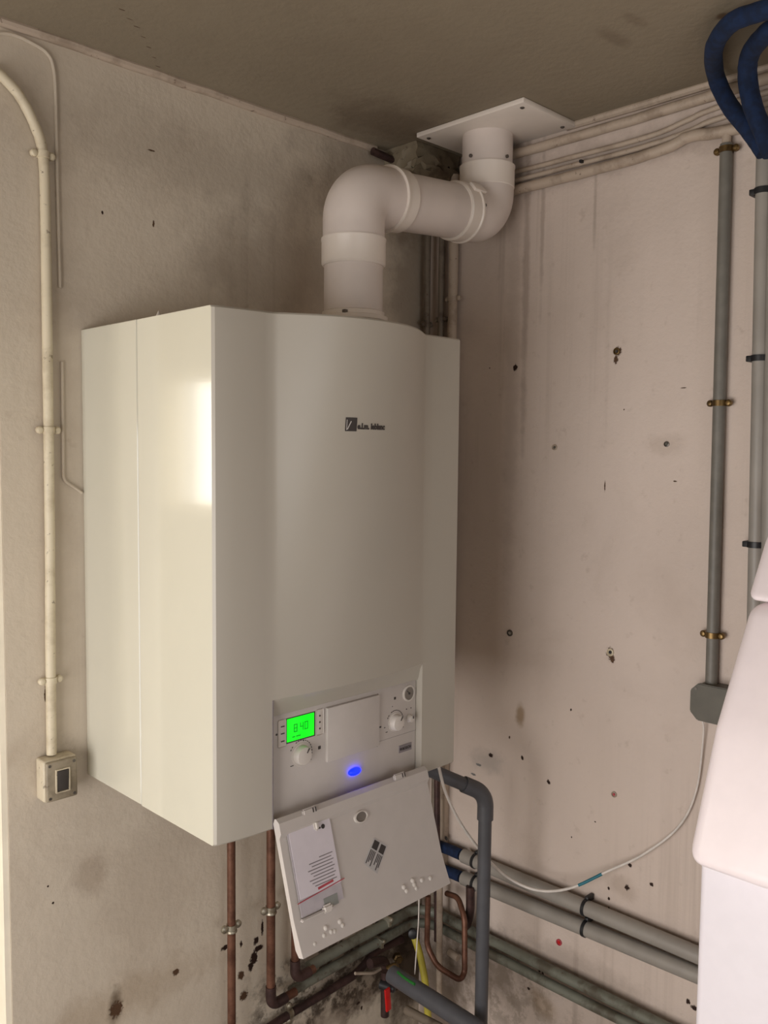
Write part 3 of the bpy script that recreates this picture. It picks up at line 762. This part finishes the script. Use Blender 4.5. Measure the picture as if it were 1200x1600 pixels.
# ------------------------------------------------------------------ pipe builders
def clip(parent, p, axis, r, side, mat, ear=.012, wall=None, w_=.006):
    """saddle clip around a pipe at p; side = direction of the ears"""
    p = Vector(p); axis = Vector(axis).normalized(); side = Vector(side).normalized()
    bm = new(); add_tube(bm, [p-axis*w_, p+axis*w_], r+.0022, 20)
    for s in (-1, 1):
        c_ = p+side*s*(r+ear*.55)
        add_lathe(bm, c_-(wall or Vector((0, 0, 0)))*.004, wall if wall else axis.cross(side), [(ear*.55, 0), (ear*.55, .006), (ear*.35, .009), (0, .010)], 12)
    return link_mesh('pipe_clip', bm, mat, parent)
def pipe(name, label, cat, pts, r, mat, bend=.03, group=None, clips=(), cmat=None, side=(1, 0, 0), wall=None, seg=20, ear=.012, n=8, sub=0):
    pp = round_path(pts, bend, n)
    if sub:
        q = [pp[0]]
        for a, b in zip(pp, pp[1:]):
            m = max(1, int((b-a).length/.12))
            for k in range(1, m+1):
                v = a.lerp(b, k/m)
                q.append(v+Vector((random.uniform(-1, 1), random.uniform(-1, 1), random.uniform(-1, 1)))*sub if not (b is pp[-1] and k == m) else v)
        pp = q
    t = thing(name, label, cat, pp[-1] if pp[-1].z < pp[0].z else pp[0], group)
    bm = new(); add_tube(bm, pp, r, seg); link_mesh('pipe', bm, mat, t)
    for c in clips:
        clip(t, c, (pts[1][0]-pts[0][0], pts[1][1]-pts[0][1], pts[1][2]-pts[0][2]) if not isinstance(c, tuple) else c[1], r, side, cmat or M['zinc'], ear, wall) if not isinstance(c, tuple) else clip(t, c[0], c[1], r, side, cmat or M['zinc'], ear, wall)
    return t
V = Vector; UP = V((0, 0, 1))
WL = V((0, -1, 0)); WR = V((-1, 0, 0))

# left wall: cream conduit bending away at the top, with its switch
r = .0095
cpts = [Lw(x, y, .012) for x, y in ((-14, 106), (4, 120), (32, 152), (56, 200), (67, 242))]
zz = cpts[-1]
cp = spline(cpts+[V((zz.x+.003, -.012, 2.02)), V((zz.x+.002, -.012, 1.7)), V((-1.0755, -.012, 1.4)), V((-1.078, -.012, 1.2)), V((-1.0795, -.012, .984))], 6)
t = thing('electrical_conduit', 'cream painted conduit on the left wall running down to the square switch', 'conduit', cp[-1])
bm = new(); add_tube(bm, cp, r, 16, jitter=.03); link_mesh('pipe', bm, M['conduit'], t)
for y in (243, 672, 1064):
    q = Lw(72, y, .012); q.x = min(cp, key=lambda v: abs(v.z-q.z)).x; clip(t, q, UP, r, (1, 0, 0), M['conduit'], .013, WL)
# thin painted cable and shallow boxed channel
tp = [Lw(x, y, .003) for x, y in ((-12, 52), (20, 54), (55, 70), (74, 84), (83, 104), (87, 150), (90, 300), (94, 450))]
bm = new(); add_tube(bm, spline(tp, 6), .0035, 8); tag(link_mesh('thin_cable', bm, M['left']), 'thin painted-over cable curving down the upper left wall beside the cream conduit', 'cable')
q0, q1, q2 = Lw(98, 565, .003), Lw(99, 750, .003), Lw(128, 770, .003)
bm = new(); add_tube(bm, round_path([Lw(97, 565, .003), q1, q2], .01), .003, 8); tag(link_mesh('short_cable', bm, M['left']), 'thin painted-over cable ending behind the left side of the boiler', 'cable')

# switch
s0 = Lw(82, 1208, .02)
sw = thing('wall_switch', 'old square surface-mounted rocker switch at the foot of the cream conduit', 'switch', (s0.x, 0, s0.z-.04))
sx0, sx1, sz0, sz1 = -1.1065, -1.040, .899, .981
bm = new(); add_box(bm, (sx0, -.036, sz0), (sx1, -.0, sz1), .005, 3); link_mesh('back_box', bm, M['switch'], sw)
bm = new(); add_box(bm, (sx0+.002, -.044, sz0+.002), (sx1-.002, -.0355, sz1-.002), .004, 3); pl = link_mesh('face_plate', bm, M['switchf'], sw)
cxs = (sx0+sx1)/2
bm = new()
for q in ((cxs-.014, .917, cxs+.014, .919), (cxs-.014, .961, cxs+.014, .963), (cxs-.014, .919, cxs-.012, .961), (cxs+.012, .919, cxs+.014, .961)): add_box(bm, (q[0], -.048, q[1]), (q[2], -.0435, q[3]))
link_mesh('rocker_frame', bm, M['switch'], sw)
bm = new(); add_box(bm, (cxs-.0115, -.048, .9195), (cxs+.0115, -.043, .9605), .002, 2, rot=Matrix.Rotation(.07, 3, 'X')); link_mesh('rocker', bm, M['seam'], sw)
for (x, z) in ((sx0+.009, sz1-.009), (sx1-.009, sz0+.009), (sx1-.009, sz1-.009), (sx0+.009, sz0+.009)):
    bm = new(); add_lathe(bm, (x, -.0435, z), (0, -1, 0), [(.003, 0), (.003, .001), (0, .0012)], 10); link_mesh('cover_screw', bm, M['steel'], sw)

# ------------------------------------------------------------------ copper pipes under the boiler
def zclip(px, py, off): v = Lw(px, py, off); return v
c1x = -.686; c2x = -.574; c3x = -.500
t = pipe('copper_pipe', 'leftmost copper pipe dropping straight below the boiler', 'copper pipe', [(c1x, -.05, BZ0-.001), (c1x, -.05, FZ+.002)], .0095, M['copper'])
zc = Lw(362, 1448, .05).z; clip(t, (c1x, -.05, zc), UP, .0095, (1, 0, 0), M['zinc'], .016, WL)
bm = new(); add_lathe(bm, (c1x, -.05, zc-.012), UP, [(.0125, 0), (.0135, .002), (.0125, .006)], 16); link_mesh('clip_nut', bm, M['zinc'], t)
z2 = Lw(424, 1572, .05).z
t = pipe('copper_pipe', 'copper pipe beside the open flap, turning right near the bottom of the photo', 'copper pipe', [(c2x, -.05, BZ0-.001), (c2x, -.05, z2), (c2x+.075, -.05, z2+.004)], .0105, M['copper'], .026)
zc = Lw(422, 1420, .05).z; clip(t, (c2x, -.05, zc), UP, .0105, (1, 0, 0), M['zinc'], .016, WL)
bm = new(); add_lathe(bm, (c2x, -.05, zc-.012), UP, [(.0135, 0), (.0145, .002), (.0135, .006)], 16); link_mesh('clip_nut', bm, M['zinc'], t)
bm = new(); add_tube(bm, round_path([(c2x, -.05, z2+.05), (c2x, -.05, z2), (c2x+.045, -.05, z2+.0015)], .026), .0125, 20); link_mesh('elbow_fitting', bm, M['copperdk'], t)
z3 = Lw(462, 1530, .05).z
t = pipe('copper_pipe', 'dark copper pipe half hidden behind the left edge of the open flap', 'copper pipe', [(c3x, -.05, BZ0-.001), (c3x, -.05, z3), (c3x+.06, -.05, z3+.002)], .0100, M['copper'], .026)
zc = Lw(448, 1405, .05).z; clip(t, (c3x, -.05, zc), UP, .010, (1, 0, 0), M['zinc'], .015, WL)
bm = new(); add_tube(bm, round_path([(c3x, -.05, z3+.05), (c3x, -.05, z3), (c3x+.045, -.05, z3+.0015)], .026), .0125, 20); link_mesh('elbow_fitting', bm, M['copperdk'], t)

# grey-green painted pipes turning the corner
def run(name, label, pxL, pxR, off, r_, mat, startx, bend=.06, grp=None, endy=-1.45):
    a = Lw(*pxL, off); b = Rw(*pxR, off); z = a.z; zr = b.z
    pts = [(startx, -off, z), (-off, -off, (z+zr)/2), (-off, endy, zr+(zr-(z+zr)/2)*0)]
    return pipe(name, label, 'pipe', pts, r_, mat, bend, grp, sub=.0015)
run('painted_pipe', 'upper of two grimy grey-green pipes bending round the corner below the boiler', (610, 1443), (800, 1481), .032, .013, M['gpipe'], c3x+.058, .07)
run('painted_pipe', 'lower of two grimy grey-green pipes bending round the corner below the boiler', (560, 1492), (800, 1502), .034, .0125, M['gpipe'], c2x+.073, .07)
for (px, py, s) in ((610, 1437, 0), (598, 1471, 0)):
    q = Lw(px, py, .05); bm = new(); add_lathe(bm, q, (0, -1, 0), [(.006, 0), (.006, .006), (.003, .008)], 10); add_box(bm, (q.x-.004, q.y, q.z-.02), (q.x+.004, -.001, q.z+.004))
    tag(link_mesh('pipe_hook', bm, M['zinc']), ('upper' if py < 1450 else 'lower')+' small metal hook holding a grey-green pipe below the flap', 'pipe hook')
a = Lw(440, 1592, .022); b = Lw(560, 1520, .022)
t = pipe('copper_pipe', 'dark copper pipe sloping along the left wall below all the others', 'copper pipe', [(-.80, -.022, a.z-.03), (a.x, -.022, a.z), (b.x, -.022, b.z), (-.20, -.022, b.z+.035), (-.10, -.026, b.z+.03)], .0105, M['copperdk'], .05)
q = Lw(452, 1583, .022); clip(t, q, (1, 0, 0), .0105, (0, 0, 1), M['zinc'], .015, WL)

# corner vertical pipes
def vpipe(label, px, plane, off, r_, mat_up, z1_, z0_, clipy=None, m2=None, mat_lo=None, zs_=None):
    q = (Rw if plane == 'R' else Lw)(px, 450, off)
    t = thing('corner_pipe', label, 'pipe', (q.x, q.y, z0_), 'painted pipes in the room corner')
    z_s = zs_ or z0_
    pts = [V((q.x+random.uniform(-.001, .001), q.y+random.uniform(-.001, .001), z1_+(z_s-z1_)*i/10)) for i in range(11)]
    bm = new(); add_tube(bm, pts, r_, 16); link_mesh('pipe', bm, mat_up, t)
    if zs_:
        bm = new(); add_tube(bm, [V((q.x, q.y, z_s+.001)), V((q.x, q.y, z0_))], r_*1.15, 16); link_mesh('lower_pipe', bm, mat_lo, t)
    if clipy:
        z = (Rw if plane == 'R' else Lw)(px, clipy, off).z
        clip(t, (q.x, q.y, z), UP, r_, (1, 0, 0) if plane == 'L' else (0, 1, 0), mat_up, .012, WL if plane == 'L' else WR)
    return t
vpipe('slim painted pipe nearest the room corner above the boiler', 668, 'L', .030, .0085, M['dpipe'], H-.09, .30, 507)
vpipe('middle painted pipe in the room corner above the boiler', 690, 'R', .018, .0085, M['dpipe'], H-.05, .32, 499)
vpipe('thickest painted pipe in the room corner, with clip, just right of the boiler top', 708, 'R', .020, .0125, M['wpipe'], H-.05, 1.0, 467)

# painted pipes along the top of the right wall
def toprun(label, pts_px, r_, off):
    pts = [Rw(x, y, off) for x, y in pts_px]; pts[0].y = -.13
    pp = spline(pts, 5); t = thing('ceiling_pipe', label, 'pipe', pp[0], 'painted pipes along the top of the right wall')
    bm = new(); add_tube(bm, [p_+V((0, 0, random.uniform(-.0008, .0008))) for p_ in pp], r_, 14, jitter=.03); link_mesh('pipe', bm, M['wpipe'], t); return t
def ext(px_list): return px_list
toprun('painted pipe tight under the ceiling on the right wall', [(735, 262), (822, 236), (960, 196), (1110, 150), (1260, 103)], .0115, .016)
toprun('thin painted cable, second line below the ceiling on the right wall', [(735, 288), (822, 265), (1000, 217), (1070, 190), (1115, 170), (1260, 125)], .006, .008)
toprun('thin painted cable, third line below the ceiling on the right wall', [(735, 300), (822, 278), (1000, 231), (1070, 208), (1115, 188), (1260, 143)], .006, .008)
toprun('lowest painted pipe at the top of the right wall, stepping up at its right end', [(735, 318), (822, 293), (960, 257), (1040, 232), (1075, 214), (1120, 207), (1260, 180)], .012, .016)
q = Rw(908, 252, .02); bm = new(); add_box(bm, q-V((.004, .003, .003)), q+V((.018, .003, .003))); tag(link_mesh('masonry_nail', bm, M['black']), 'small dark nail head between the painted pipes under the ceiling', 'nail')

# crumbling plaster lump in the ceiling corner
bm = new(); random.seed(5)
add_box(bm, (-.175, -.115, 2.270), (-.012, -.001, H-.001))
bmesh.ops.subdivide_edges(bm, edges=bm.edges, cuts=7, use_grid_fill=True)
for v in bm.verts:
    if v.co.z < H-.01:
        k = .010
        v.co += V((random.uniform(-k, k)*.5, random.uniform(-k, k)*.5 if v.co.y < -.01 else 0, random.uniform(-k, k)))
        v.co.x += .05*(H-v.co.z)*(1 if v.co.x < -.1 else 0)
        v.co.y += .35*max(0, (2.31-v.co.z)) if v.co.y < -.05 else 0
tag(link_mesh('plaster_lump', bm, M['rubble']), 'crumbling lump of plaster in the ceiling corner behind the flue', 'plaster')
q = Lw(582, 236, .02); q2 = Lw(618, 252, .03)
bm = new(); add_tube(bm, [q, q2, q2+V((.08, 0, 0))], .010, 10, jitter=.1); tag(link_mesh('iron_stub', bm, M['copperdk']), 'dark rusty bar stub under the ceiling left of the plaster lump', 'bar')

# ------------------------------------------------------------------ right wall: grey conduit and junction box
cy_ = -.842
t = thing('grey_conduit', 'dark grey conduit dropping down the right wall to the octagonal junction box', 'conduit', (-.016, cy_-.004, 1.07))
pp = [V((-.016, Rw(1135+(1111-1135)*k, 225+(1085-225)*k, .016).y, Rw(1135+(1111-1135)*k, 225+(1085-225)*k, .016).z)) for k in [i/8 for i in range(9)]]
bm = new(); add_tube(bm, pp, .0125, 18); link_mesh('pipe', bm, M['conduitgrey'], t)
bm = new(); add_tube(bm, [pp[0]-V((0, 0, .01)), pp[0]+V((0, .0, .028))], .009, 14); link_mesh('upper_sleeve', bm, M['wpipe'], t)
for y, px in ((234, 1135), (630, 1124), (992, 1113)):
    q = Rw(px, y, .016); clip(t, q, UP, .0125, (0, 1, 0), M['brass'], .013, WR)
# junction box
jb = thing('junction_box', 'dark grey octagonal junction box at the foot of the conduit on the right wall', 'junction box', (-.0, -.84, 1.0))
jc = Rw(1104, 1100, .045)
bm = new(); cy0, cz0, w2, h2, ch = jc.y-.012, jc.z, .047, .038, .016
def octo(x, s, m=1.0): 
    return [(x, cy0+a*m, cz0+b*m) for a, b in ((w2, -h2+ch), (w2, h2-ch), (w2-ch, h2), (-w2+ch, h2), (-w2, h2-ch), (-w2, -h2+ch), (-w2+ch, -h2), (w2-ch, -h2))]
add_prism(bm, octo(-.001, 1), (-.034, 0, 0)); link_mesh('box_body', bm, M['boxgrey'], jb, smooth=False)
bm = new(); add_prism(bm, octo(-.0345, 1, 1.05), (-.010, 0, 0)); bmesh.ops.bevel(bm, geom=list(bm.edges), offset=.002, segments=2, affect='EDGES'); link_mesh('lid', bm, M['boxgrey'], jb)
for s in ((w2-.010, h2-.010), (-w2+.01, -h2+.01)):
    bm = new(); add_lathe(bm, (-.044, cy0+s[0], cz0+s[1]), (-1, 0, 0), [(.003, 0), (.003, .0015)], 10); link_mesh('lid_screw', bm, M['steel'], jb)
# pair of light grey tubes at the right frame edge
for i, (off, px0, lab) in enumerate(((.022, 1192, 'light grey tube with black clips at the right edge of the photo'), (.022, 1212, 'second light grey tube beside the first at the right edge, mostly out of frame'))):
    a = Rw(px0+2, 245, off); b = Rw(px0-12, 925, off)
    t = thing('light_grey_tube', lab, 'tube', (a.x, b.y, .9))
    dirv = (b-a)
    bm = new(); add_tube(bm, [a, b, b+dirv*.7], .0150, 18); link_mesh('pipe', bm, M['lgrey'], t)
    if i == 0:
        for y in (297, 555, 849):
            q = a+dirv*((y-245)/680.0); bm = new(); add_tube(bm, [q-UP*.006, q+UP*.006], .0175, 18); add_box(bm, (-.03, q.y, q.z-.006), (-.002, q.y+.026, q.z+.006), .002); link_mesh('black_clip', bm, M['black'], t)
# blue insulated hoses looping at the top right
bp1 = [(1195, 238), (1172, 205), (1140, 165), (1119, 120), (1116, 75), (1140, 38), (1175, 22), (1220, 12), (1300, 10)]
def fix(pts, off):
    out_ = []
    for x, y in pts:
        v = Rw(x, y, off)
        if v.z > H-.03: v = Cw(x, y, H-.03)
        out_.append(v)
    return out_
bm = new(); add_tube(bm, spline(fix(bp1, .085), 7), .0165, 18, jitter=.02)
tag(link_mesh('insulated_hose', bm, M['blue']), 'outer dark blue insulated hose looping against the ceiling, nearer the boiler', 'hose')
bp2 = [(1206, 240), (1192, 205), (1176, 165), (1168, 120), (1172, 85), (1192, 58), (1215, 45), (1300, 40)]
bm = new(); add_tube(bm, spline(fix(bp2, .115), 7), .0175, 18, jitter=.02)
tag(link_mesh('insulated_hose', bm, M['blue']), 'inner dark blue insulated hose cut by the right edge of the photo', 'hose')
bp3 = [(1216, 235), (1206, 200), (1194, 160), (1186, 120), (1189, 95), (1206, 70), (1300, 60)]

# lower pair of grey tubes on the right wall with blue insulated ends
for (ya, yb, lab, lab2, cy1) in ((1365, 1490, 'upper of two light grey tubes running low along the right wall', 'upper dark blue insulated sleeve on the grey tube beside the flap', 1430),
                            (1399, 1521, 'lower of two light grey tubes running low along the right wall', 'lower dark blue insulated sleeve on the grey tube beside the flap', 1458)):
    a = Rw(790, ya, .030); b = Rw(1085, yb, .030); dv = (b-a)/(b.y-a.y)
    at = lambda y: a+dv*(y-a.y)
    y0 = Rw(724, ya-20, .03).y
    t = thing('light_grey_tube', lab, 'tube', at(y0))
    bm = new(); add_tube(bm, [at(y0), at(-1.45)], .0185, 20); link_mesh('pipe', bm, M['lgrey'], t)
    for px in (743, 915):
        yc = Rw(px, ya-20 if px < 800 else cy1, .03).y; q = at(yc)
        bm = new(); add_tube(bm, [q-V((0, .004, 0)), q+V((0, .004, 0))], .0205, 20); add_box(bm, (-.03, yc-.005, q.z+.012), (-.002, yc+.005, q.z+.026), .002); link_mesh('black_clip', bm, M['black'], t)
    bm = new(); pp = [at(y0+.008), at(y0+.06), at(y0+.12)+V((-.01, 0, -.0)), at(y0+.15)+V((-.06, .0, -.0))]
    add_tube(bm, spline([pp[0], pp[1], pp[2]], 4), .0150, 16, jitter=.02); link_mesh('insulated_end', bm, M['blue'], t)

# dark grey drain pipe
e = Rw(765, 1237, .20); s0_ = Rw(655, 1196, .36)
pts = [s0_, V((-.215, e.y, e.z)), V((-.205, e.y+.01, FZ+.002))]
t = thing('drain_pipe', 'dark grey plastic drain pipe leaving the boiler and elbowing down to the floor', 'drain pipe', (pts[2].x, pts[2].y, FZ+.002))
bm = new(); add_tube(bm, round_path(pts, .035), .0158, 24); link_mesh('pipe', bm, M['greypvc'], t)
dv0 = (pts[0]-pts[1]).normalized()
bm = new(); add_tube(bm, round_path([pts[1]+dv0*.062, pts[1], pts[1]-V((0, 0, .062))], .036, 12), .0192, 24); link_mesh('elbow', bm, M['greypvc'], t)

# white flexible cable from the boiler down and along the right wall
cpx = [((684, 1192), .40), ((697, 1240), .33), ((722, 1290), .25), ((760, 1340), .17), ((795, 1372), .12), ((840, 1391), .09), ((890, 1388), .07), ((948, 1362), .04), ((1005, 1335), .02), ((1060, 1292), .012), ((1088, 1235), .008), ((1099, 1150), .012), ((1098, 1125), .02)]
pts = spline([Rw(x, y, o_) for (x, y), o_ in cpx], 8)
t = thing('white_cable', 'thin white cable sagging from the boiler underside to the junction box', 'cable', pts[40])
nn = len(pts); rad = [.0034 if i < nn*.5 else (.0034-(i-nn*.5)/(nn*.5)*.0016) for i in range(nn)]
bm = new(); add_tube(bm, pts, rad, 12); link_mesh('sheath', bm, M['cable'], t)
i0 = min(range(nn), key=lambda i: (pts[i]-Rw(915, 1379, .055)).length); bm = new(); add_tube(bm, pts[i0-1:i0+5], .0036, 12); link_mesh('teal_tape', bm, M['teal'], t)
pts_a = pts

# white and copper risers in the corner under the boiler
def riser(name, label, cat, p0, p1, r_, mat, bend=.02):
    return tag(link_mesh(name, tubebm(p0 if isinstance(p0, list) else [p0, p1], r_, bend), mat), label, cat)
def tubebm(pts, r_, bend=.02, seg=14):
    bm = new(); add_tube(bm, round_path(pts, bend), r_, seg); return bm
a = Rw(694, 1190, .012); b = Rw(694, 1338, .012); t = thing('flat_channel', 'pale grey painted channel with one dark screw hole beside the drain pipe', 'channel', (0, a.y, b.z))
bm = new(); add_box(bm, (-.022, a.y-.012, b.z-.06), (-.0005, a.y+.012, a.z+.15), .004); link_mesh('channel', bm, M['wpipe'], t)
bm = new(); q = Rw(697, 1310, .022); add_lathe(bm, (-.0215, q.y, q.z), (-1, 0, 0), [(.006, 0), (.005, .001)], 12); link_mesh('screw_hole', bm, M['seam'], t)
riser('copper_riser', 'copper riser seen between the flap and the pale channel', 'copper pipe', [Rw(683, 1180, .06), Rw(683, 1470, .06)], None, .0085, M['copperdk'])
riser('white_riser', 'white painted pipe standing in the corner behind the copper loop', 'pipe', [Rw(687, 1385, .085), Rw(686, 1580, .085)], None, .0085, M['wpipe'])
riser('copper_loop', 'U-shaped copper loop in the corner beside the drain pipe', 'copper pipe',
      [Rw(669, 1400, .15), Rw(667, 1478, .15), Rw(683, 1510, .15), Rw(719, 1532, .12), Rw(726, 1520, .10), Rw(726, 1435, .08), Rw(716, 1402, .06), Rw(698, 1396, .05)], None, .0075, M['copper'], .018)
riser('yellow_hose', 'short yellow gas hose hanging in the corner among the pipes', 'hose', [Rw(645, 1457, .13), Rw(656, 1490, .13), Rw(664, 1530, .13), Rw(669, 1590, .13)], None, .0095, M['yellow'], .02)
q = Rw(645, 1459, .14); bm = new(); add_lathe(bm, q-V((0, 0, 0)), (-.7, -.7, .2), [(.0125, -.01), (.0125, .006), (.009, .008)], 16); tag(link_mesh('hose_cap', bm, M['black']), 'small black round cap at the top of the yellow hose', 'cap')
riser('hanging_wire', 'thin white wire hanging straight down below the flap', 'wire', [Lw(655, 1385, .24), Lw(654, 1440, .22), Lw(648, 1522, .20)], None, .0016, M['cable'])
riser('rusty_pipe', 'rusty copper elbow fixed to the wall behind the lower grey tubes', 'copper pipe', [Rw(735, 1385, .05), Rw(735, 1425, .05), Rw(728, 1448, .04)], None, .012, M['copperdk'])
riser('pipe_stub', 'white pipe stub low behind the copper loop', 'pipe', [Rw(702, 1487, .03), Rw(716, 1497, .03)], None, .010, M['wpipe'])
riser('elbow_fitting', 'dark pipe elbow on the left wall just above the shutoff valve', 'fitting', [Lw(578, 1506, .07), Lw(600, 1500, .07), Lw(606, 1522, .07)], None, .013, M['copperdk'], .015)
bm = new(); q = Lw(622, 1498, .075); add_lathe(bm, q, (-.5, -.8, .1), [(.013, -.012), (.013, .004), (.008, .006), (.008, .012)], 6); tag(link_mesh('brass_nut', bm, M['brass'], smooth=False), 'hexagonal brass nut in the dark corner left of the yellow hose', 'nut')
# big diagonal grey pipe, low in the corner
a = Rw(612, 1522, .27); b = Rw(742, 1606, .27)
riser('floor_drain_pipe', 'thick grimy grey pipe running diagonally across the bottom corner', 'drain pipe', [a, a.lerp(b, 2.4)], None, .022, M['greypvc'])
riser('thin_floor_pipe', 'thinner dirty pipe just under the thick diagonal grey one', 'pipe', [Rw(635, 1578, .24), Rw(700, 1612, .24)], None, .011, M['dpipe'])
riser('earth_wire', 'short green earth wire lying on the thick diagonal pipe', 'wire', [Rw(622, 1519, .30), Rw(632, 1528, .31), Rw(648, 1538, .31)], None, .0035, M['green'])
# valve with red lever
q = Lw(606, 1560, .14)
v_ = thing('shutoff_valve', 'shutoff valve with a red lever in the bottom corner', 'valve', (q.x, q.y, q.z-.05))
bm = new(); rt_ = Matrix.Rotation(math.radians(-6), 3, 'Y'); add_box(bm, q-V((.009, .003, .034)), q+V((.009, .003, .028)), .0025, rot=rt_); link_mesh('lever', bm, M['red'], v_)
bm = new(); add_lathe(bm, q+V((.018, .006, .018)), (.3, -1, 0), [(.013, -.03), (.013, .0), (.010, .003), (.010, .010), (.006, .012)], 14); link_mesh('valve_body', bm, M['black'], v_)
bm = new(); add_tube(bm, [q+V((.02, .03, -.07)), q+V((.02, .03, .05))], .011, 14); link_mesh('valve_pipe', bm, M['copperdk'], v_)
# small joint fittings above the valve
riser('brass_fitting', 'brass pipe fitting above the red lever in the corner', 'fitting', [Lw(606, 1516, .10), Lw(622, 1510, .12)], None, .0125, M['brass'])
riser('loose_wire', 'pale wire fixed across the grey-green pipes near the corner', 'wire', [Lw(555, 1521, .055), Lw(585, 1520, .055), Lw(596, 1513, .055)], None, .004, M['wpipe'])

# ------------------------------------------------------------------ wall plugs
def plug(px, py, r_, label, mats):
    q = Rw(px, py, 0); t = thing('wall_plug', label, 'wall plug', q, 'wall plugs in the right wall')
    bm = new(); add_lathe(bm, q+V((.001, 0, 0)), (-1, 0, 0), [(r_, 0), (r_, .004), (r_*.75, .0045), (r_*.7, .002), (0, .002)], 18); link_mesh('rim', bm, mats[0], t)
    bm = new(); add_lathe(bm, q+V((-.0008, 0, 0)), (-1, 0, 0), [(r_*.45, 0), (r_*.45, .0018)], 14); link_mesh('hole', bm, mats[1], t)
plug(954, 1019, .009, 'ringed wall plug in a chipped hole halfway down the right wall', (M['conduit'], M['black']))
plug(797, 989, .0085, 'grey wall plug level with the lower middle of the boiler', (M['steel'], M['lgrey']))
plug(867, 699, .007, 'small pale wall plug on the right wall level with the brand mark', (M['wpipe'], M['boxgrey']))
plug(1042, 694, .006, 'small grey wall plug right of the others, near the dark conduit', (M['steel'], M['boxgrey']))
plug(960, 1241, .007, 'red wall plug low on the right wall above the cable', (M['wpipe'], M['inkred']))
plug(874, 1472, .008, 'red wall plug below the two light grey tubes', (M['inkred'], M['red']))
plug(964, 549, .008, 'brownish wall plug in a chipped hole high on the right wall', (M['brass'], M['seam']))

# ------------------------------------------------------------------ white appliance at the right edge
ap = thing('water_softener', 'tall white appliance with a sloped front hood at the lower right edge', 'appliance', (-.23, -1.2, FZ))
AY0, AY1 = -1.40, -1.022
def extr(prof, y0, y1, bev, name, mat):
    bm = new(); add_prism(bm, [(x, y0, z) for x, z in prof], (0, y1-y0, 0))
    bmesh.ops.recalc_face_normals(bm, faces=bm.faces)
    if bev: bmesh.ops.bevel(bm, geom=list(bm.edges), offset=bev, segments=5, profile=.5, affect='EDGES')
    return link_mesh(name, bm, mat, ap, angle=60)
extr([(-.437, FZ+.001), (-.062, FZ+.001), (-.062, .93), (-.437, .93)], AY0+.012, AY1-.004, .012, 'column', M['whiteplastic2'])
extr([(-.489, .918), (-.062, .918), (-.062, 1.322), (-.278, 1.322), (-.402, 1.13)], AY0, AY1, .026, 'hood', M['whiteplastic'])
extr([(-.284, 1.326), (-.062, 1.326), (-.062, 1.50), (-.15, 1.50), (-.215, 1.43)], AY0-.004, AY1+.002, .016, 'lid', M['whiteplastic'])
